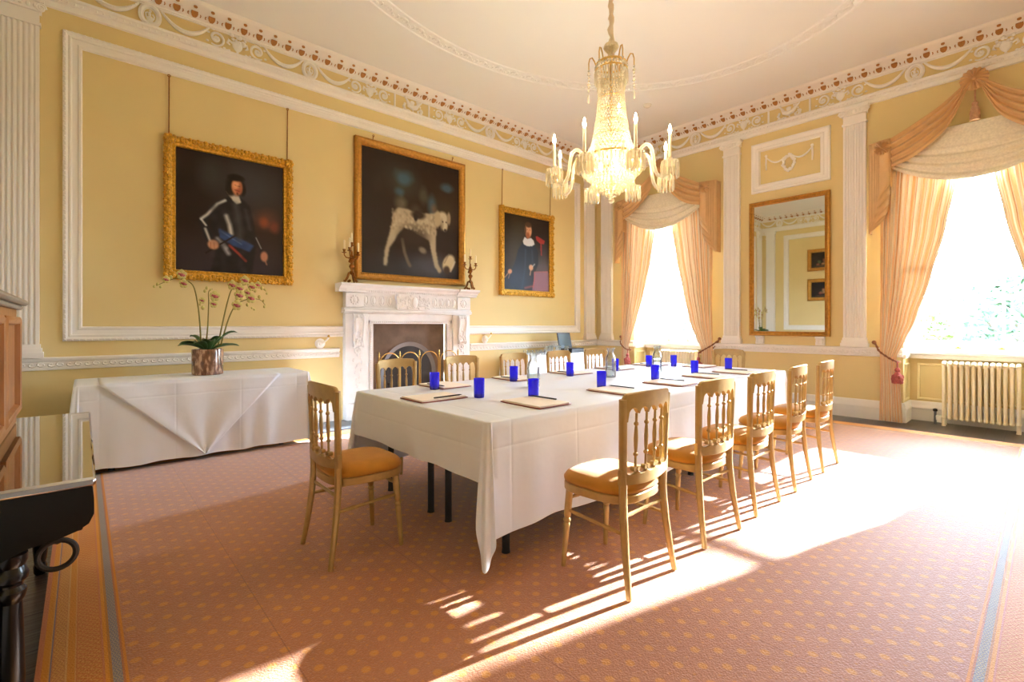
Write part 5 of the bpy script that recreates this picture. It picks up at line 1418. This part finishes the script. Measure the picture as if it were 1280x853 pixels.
m = MB(); n = 44
for k in range(n): a = 2*PI*k/n; prismdrop(m, (.246*math.cos(a), .246*math.sin(a), 2.685), .0125, .115, a)
for (r, z0) in ((.230, 2.575), (.205, 2.535), (.175, 2.497), (.143, 2.462), (.110, 2.430), (.076, 2.402), (.042, 2.378)):
    nn = max(8, int(2*PI*r/.030))
    for k in range(nn): a = 2*PI*(k+.5*(int(z0*100) % 2))/nn; octa(m, (r*math.cos(a), r*math.sin(a), z0), .0155, .028); octa(m, (r*1.05*math.cos(a+.07), r*1.05*math.sin(a+.07), z0+.018), .012, .018)
m.build('bowl_prisms', CRYSTAL, ch)['kind'] = 'stuff'
MB().lathe([(0,2.30),(.022,2.31),(.030,2.33),(.016,2.35),(.030,2.365),(.05,2.375),(0,2.38)], 16).build('finial', CRYSTAL, ch)
# arms with drip pans, candles and lit bulbs
a_cam = math.radians(48.2)+PI      # one arm points towards the camera side
arm = None
for k in range(8):
    an = a_cam+math.radians(9.5)+2*PI*k/8
    if arm is None:
        P = [(.23,2.66),(.27,2.73),(.315,2.755),(.355,2.725),(.375,2.65),(.385,2.56),(.41,2.485),(.455,2.455),(.50,2.475),(.515,2.53)]
        Q = []
        for i in range(len(P)-1):
            for j in range(5):
                t_ = j/5; g = lambda q: Vector((*P[max(0, min(len(P)-1, q))], 0)); p0_, p1_, p2_, p3_ = g(i-1), g(i), g(i+1), g(i+2)
                v = .5*((2*p1_)+(p2_-p0_)*t_+(2*p0_-5*p1_+4*p2_-p3_)*t_*t_+(-p0_+3*p1_-3*p2_+p3_)*t_**3); Q.append((v.x, 0, v.y))
        Q.append((.515,0,2.53))
        arm = MB().tube(Q, .015, 9).build('arm', CRYSTAL, ch)
        m = MB().lathe([(.012,2.525),(.05,2.545),(.066,2.565),(.070,2.572),(.05,2.566),(.018,2.560),(.016,2.585),(.022,2.60),(0,2.60)], 20, (.515,0,0)); pan = m.build('drip_pan', CRYSTAL, arm)
        m = MB()
        for j in range(13): b = 2*PI*j/13; prismdrop(m, (.515+.066*math.cos(b), .066*math.sin(b), 2.55), .0105, .105, b); octa(m, (.515+.066*math.cos(b), .066*math.sin(b), 2.566), .010, .011)
        dr = m.build('prism_ring', CRYSTAL, arm)
        cd = MB().lathe([(.0125,2.59),(.0125,2.79),(.009,2.796),(0,2.797)], 12, (.515,0,0)).build('candle_tube', WAX, arm)
        bl = MB().lathe([(.006,2.795),(.0115,2.812),(.0135,2.83),(.010,2.852),(.004,2.872),(0,2.880)], 12, (.515,0,0)).build('bulb', BULB, arm)
        kids = [pan, dr, cd, bl]; arm.rotation_euler = (0,0,an)
    else:
        c_ = arm.copy(); C.objects.link(c_); c_.rotation_euler = (0,0,an)
        for q in kids: d = q.copy(); C.objects.link(d); d.parent = c_
    L = bpy.data.lights.new('candle_light', 'POINT'); L.energy = BULB_W; L.color = (1,.88,.70); L.shadow_soft_size = .02
    lo = bpy.data.objects.new('candle_light', L); C.objects.link(lo); lo.location = (chl[0]+.515*math.cos(an), chl[1]+.515*math.sin(an), 2.90)
for z, e in ((2.60, .36), (2.85, .2), (3.05, .14)):
    L = bpy.data.lights.new('inner_bulb_light', 'POINT'); L.energy = BULB_W*e; L.color = (1,.80,.52); L.shadow_soft_size = .05
    lo = bpy.data.objects.new('inner_bulb_light', L); C.objects.link(lo); lo.location = (chl[0]+.05, chl[1], z)
for k in range(3):
    a = 2*PI*k/3; MB().lathe([(.006,2.60),(.016,2.62),(.018,2.64),(.006,2.675),(0,2.68)], 10, (.09*math.cos(a), .09*math.sin(a), 0)).build('inner_bulb', BULB, ch)

sd = MB().lathe([(0,-.042),(.03,-.042),(.045,-.034),(.05,-.02),(.062,-.016),(.062,0),(0,0)], 20, (0,0,0)).build('smoke_detector', PORC, loc=(6.40, 4.07, H)); tag(sd, 'small round white smoke detector on the ceiling beside the chandelier', 'smoke detector')

# ---------------------------------------------------------------- piano by the left wall
PY0, PY1 = 1.94, 3.42
pn = thing('upright_piano', 'old black piano with oak upper case and shiny lid, cut off at the left edge', 'piano', (-.35, (PY0+PY1)/2, 0))
lx, ly = .35, -(PY0+PY1)/2
def pb(mb, x0, x1, y0, y1, z0, z1, c=.006): return mb.box(x0+lx, x1+lx, y0+ly, y1+ly, z0, z1, c)
m = MB(); pb(m, -.665, -.235, PY0+.02, 3.27, .77, 1.31)
up = m.build('upper_case', OAK, pn)
m = MB()
for y0, y1 in ((2.02, 2.60), (2.66, 3.22)):
    m.frame(y0+ly, y1+ly, .83, 1.27, [(0,0),(0,.016),(.012,.022),(.03,.018),(.04,-.006),(.05,-.008)], lambda u, v, p: (-.235+lx+p, u, v))
m.frame(-.62+lx, -.27+lx, .83, 1.27, [(0,0),(0,.016),(.012,.022),(.03,.018),(.04,-.006),(.05,-.008)], lambda u, v, p: (u, 3.27+ly+p, v))
m.build('panel_moulding', OAK, up)
m = MB(); pb(m, -.67, -.215, PY0, 3.285, 1.305, 1.325, .005); pb(m, -.675, -.195, PY0-.02, 3.305, 1.325, 1.352, .010); m.build('top_board', STONE, pn)
PR = [(-.62,.742),(.022,.742),(.026,.70),(.026,.655),(.014,.628),(-.012,.612),(-.06,.598),(-.12,.590),(-.19,.560),(-.25,.545),(-.34,.54),(-.62,.54)]
m = MB().prism(PR, PY0+.012+ly, PY1-.012+ly, lambda a, b, h: (a+lx, h, b)); m.build('keybed', PIANO, pn, ang=30)
m = MB(); pb(m, -.62, .030, PY0, PY1, .742, .770, .007); m.build('lid', LID, pn)
m = MB(); pb(m, -.665, -.33, PY0+.03, 3.30, .10, .742, .006); pb(m, -.665, -.30, PY0+.02, 3.32, .02, .10, .008); m.build('lower_case', PIANO, pn)
for y in (2.03, 3.33):
    m = MB().lathe([(0,0),(.018,.0),(.024,.01),(.026,.04),(.020,.06),(.024,.075),(.028,.12),(.030,.20),(.026,.38),(.024,.42),(.030,.43),(.034,.445),(.034,.455),(.026,.468),(.026,.474),(.036,.486),(.038,.502),(.034,.515),(.030,.525),(.036,.54),(.036,.56)], 22, (-.157+lx, y+ly, 0))
    m.build('leg', PIANO, pn, ang=30)
m = MB(); pb(m, -.10, -.0, 2.30, 2.46, .50, .55, .004); br = m.build('bracket', PIANO, pn)
m = MB().tube([(-.065+lx+.048*math.cos(2*PI*k/24), 2.24+ly, .455+.048*math.sin(2*PI*k/24)) for k in range(24)], .009, 8, True); m.tube([(-.065+lx, 2.24+ly, .50), (-.05+lx, 2.34+ly, .53)], .012, 8); m.build('ring_pull', SOOT, br)

# ---------------------------------------------------------------- drinks table in the corner
DX0, DX1, DY0, DY1 = 5.05, 6.95, 5.32, 5.92
fold_table(DX0+.02, DX1-.02, DY0+.02, DY1-.02, 'folding table under the white cloth in the far corner, holding glasses', .735)
cl = draped_cloth(DX0, DX1, DY0, DY1, .748, (.06,.06,.3,.06), .05, .03, .008, 21).build('tablecloth', LINEN, ang=60); tag(cl, 'white floor-length cloth on the small table holding clear glasses in the corner', 'tablecloth')
bxx = thing('tea_box', 'black box with raised dark lid on the white table in the corner', 'box', (6.42, 5.60, .748), .12)
MB().box(-.19, .19, -.13, .13, 0, .075, .004).build('base', BLACK, bxx)
m = MB().box(-.19, .19, -.012, .012, 0, .27, .003); m.xf(Matrix.Translation((0,.135,.075)) @ Matrix.Rotation(-.18, 4, 'X')); ld = m.build('lid', BLACK, bxx)
m = MB().box(-.165, .165, -.016, -.010, .025, .245); m.xf(Matrix.Translation((0,.135,.075)) @ Matrix.Rotation(-.18, 4, 'X')); m.build('lid_panel', mat('smoky_grey_panel', srgb(84,96,100), .55, spec=.2), ld)
gp = [(0,.0),(.030,0),(.034,.006),(.036,.13),(.0345,.13),(.032,.012),(0,.010)]
hg = None
ords = ('first', 'second', 'third', 'fourth', 'fifth', 'sixth')
for k, (x, y) in enumerate(((5.74,5.56),(5.86,5.60),(5.98,5.54),(6.09,5.60),(6.17,5.50),(6.02,5.72))):
    if hg is None: o = MB().lathe(gp, 20).build('drinking_glass', CLEAR); hg = o
    else: o = hg.copy(); C.objects.link(o)
    o.location = (x, y, .748); tag(o, ords[k]+' tall clear glass left of the black box on the corner table', 'glass', 'tall clear glasses on the corner table')
cg = None
cpp = [(0,.0),(.022,0),(.026,.008),(.036,.045),(.040,.085),(.0385,.085),(.034,.045),(.024,.012),(0,.010)]
for k in range(6):
    if cg is None: o = MB().lathe(cpp, 20).build('glass_cup', CLEAR); cg = o
    else: o = cg.copy(); C.objects.link(o)
    o.location = (5.13+.095*k, 5.42+.02*(k % 2), .748); tag(o, ords[k]+' short clear cup from the fireplace end of the corner table', 'cup', 'short clear cups on the corner table')
sp_ = MB()
for k in range(8): sp_.tube([(-.08+.02*k, .05*math.sin(k*2.1), .006+.004*k), (.04+.015*k, .06*math.cos(k*1.7), .010+.004*k)], .004, 5); sp_.ball((.04+.015*k, .06*math.cos(k*1.7), .011+.004*k), .014, 7, 4, 1.5, 1, .4)
o = sp_.build('teaspoons', STEEL, loc=(5.62, 5.66, .748)); tag(o, 'loose heap of steel teaspoons on the corner table', 'teaspoons', kind='stuff')

# ---------------------------------------------------------------- garden outside
tag(MB().box(XG+.16, 60, -40, 50, -.5, -.4).build('lawn', LAWN), kind='structure')
def shrub(x, y, r, h, m_, label, seed, n=1500, name='shrub', trunk=False):
    rnd = random.Random(seed); t = thing(name, label, 'shrub' if not trunk else 'tree', (x, y, -.4)); mb = MB()
    for k in range(n):
        a = rnd.uniform(0, 2*PI); q = rnd.uniform(0, 1)
        if trunk: zz = h*(.38+.62*q); rr = r*math.sqrt(max(0, 1-((q-.45)/.6)**2))*rnd.uniform(.45, 1)
        else: zz = h*q; rr = r*math.sqrt(max(.02, 1-q**2.2))*rnd.uniform(.6, 1)*(1+.2*math.sin(a*3+seed))
        c = Vector((rr*math.cos(a), rr*math.sin(a), zz)); d = Vector((rnd.gauss(0,1), rnd.gauss(0,1), rnd.gauss(0,.7))).normalized(); e = d.orthogonal().normalized(); s = rnd.uniform(.08, .17)
        mb.add([c-d*s, c+e*s*.45, c+d*s, c-e*s*.45], [(0,1,2,3)])
    mb.build('foliage', m_, t, fix=False)
    tk = MB().tube([(0,0,0),(.05,.02,h*.3),(0,-.04,h*.55)], [.12,.09,.05] if trunk else [.05,.04,.02], 8)
    for k in range(4): a = k*1.6; tk.tube([(0.03,0,h*.35),(.5*r*math.cos(a),.5*r*math.sin(a),h*.7)], [.05,.015], 6)
    tk.build('trunk', BARK, t)
shrub(16.5, 2.35, 1.0, 2.2, BUSH, 'bright green shrub outside the near window, beside its mirror-side curtain', 1)
shrub(23, 1.9, 1.9, 3.0, BUSHD, 'small tree with open branches outside the middle of the near window', 2, 1700, 'garden_tree', True)
shrub(14.2, .45, .95, 2.6, BUSHD, 'dark green shrub outside the near window, at the edge of the picture', 3)
shrub(20, 10.9, 1.6, 2.2, BUSHD, 'bluish shrub outside the far window, beside its mirror-side curtain', 4)
shrub(27, 4.2, 2.6, 2.4, BUSH, 'low green bank of shrub farther out in the garden', 5, 1800)

# ---------------------------------------------------------------- light
W_ = bpy.data.worlds.new('sky'); scene.world = W_; W_.use_nodes = True
nt = W_.node_tree; bg = nt.nodes['Background']
sky = nt.nodes.new('ShaderNodeTexSky'); sky.sky_type = 'HOSEK_WILKIE'; sky.turbidity = 5; sky.ground_albedo = .4
sky.sun_direction = Vector((math.cos(SUN_EL), -.155*math.cos(SUN_EL), math.sin(SUN_EL))).normalized()
n = mix_rgb(nt, SKY_MIX, sky.outputs[0], (.60,.76,1.0,1))
nt.links.new(n, bg.inputs[0]); bg.inputs[1].default_value = SKY
S = bpy.data.lights.new('low_sun', 'SUN'); S.energy = SUN; S.angle = math.radians(.8); S.color = (.90,.95,1.0)
so = bpy.data.objects.new('low_sun', S); C.objects.link(so)
d = Vector((-math.cos(SUN_EL), .155*math.cos(SUN_EL), -math.sin(SUN_EL)))
so.rotation_euler = d.to_track_quat('-Z', 'Y').to_euler(); so.location = (14, 0, 6)
for c in WC:
    P_ = bpy.data.lights.new('window_portal', 'AREA'); P_.shape = 'RECTANGLE'; P_.size = 2.6; P_.size_y = 1.3; P_.cycles.is_portal = True
    po_ = bpy.data.objects.new('window_portal', P_); C.objects.link(po_); po_.location = (XG+.12, c, 2.15); po_.rotation_euler = (0, PI/2, 0)

# ---------------------------------------------------------------- camera
cam = bpy.data.cameras.new('camera'); co = bpy.data.objects.new('camera', cam); C.objects.link(co)
cam.sensor_width = 36; cam.lens = 36*600/1280; cam.shift_y = -20.5/1280; cam.clip_start = .05
co.location = (0, 0, 1.235); co.rotation_euler = (PI/2, 0, math.radians(48.2-90))
scene.camera = co
v = scene.view_settings; v.view_transform = 'Standard'; v.look = 'None'; v.gamma = 1; v.use_curve_mapping = False; v.exposure = EXPO
scene.display_settings.display_device = 'sRGB'
cy = scene.cycles; cy.max_bounces = 14; cy.diffuse_bounces = 7; cy.glossy_bounces = 6; cy.transparent_max_bounces = 32; cy.transmission_bounces = 8
cy.sample_clamp_indirect = 8; cy.use_denoising = True
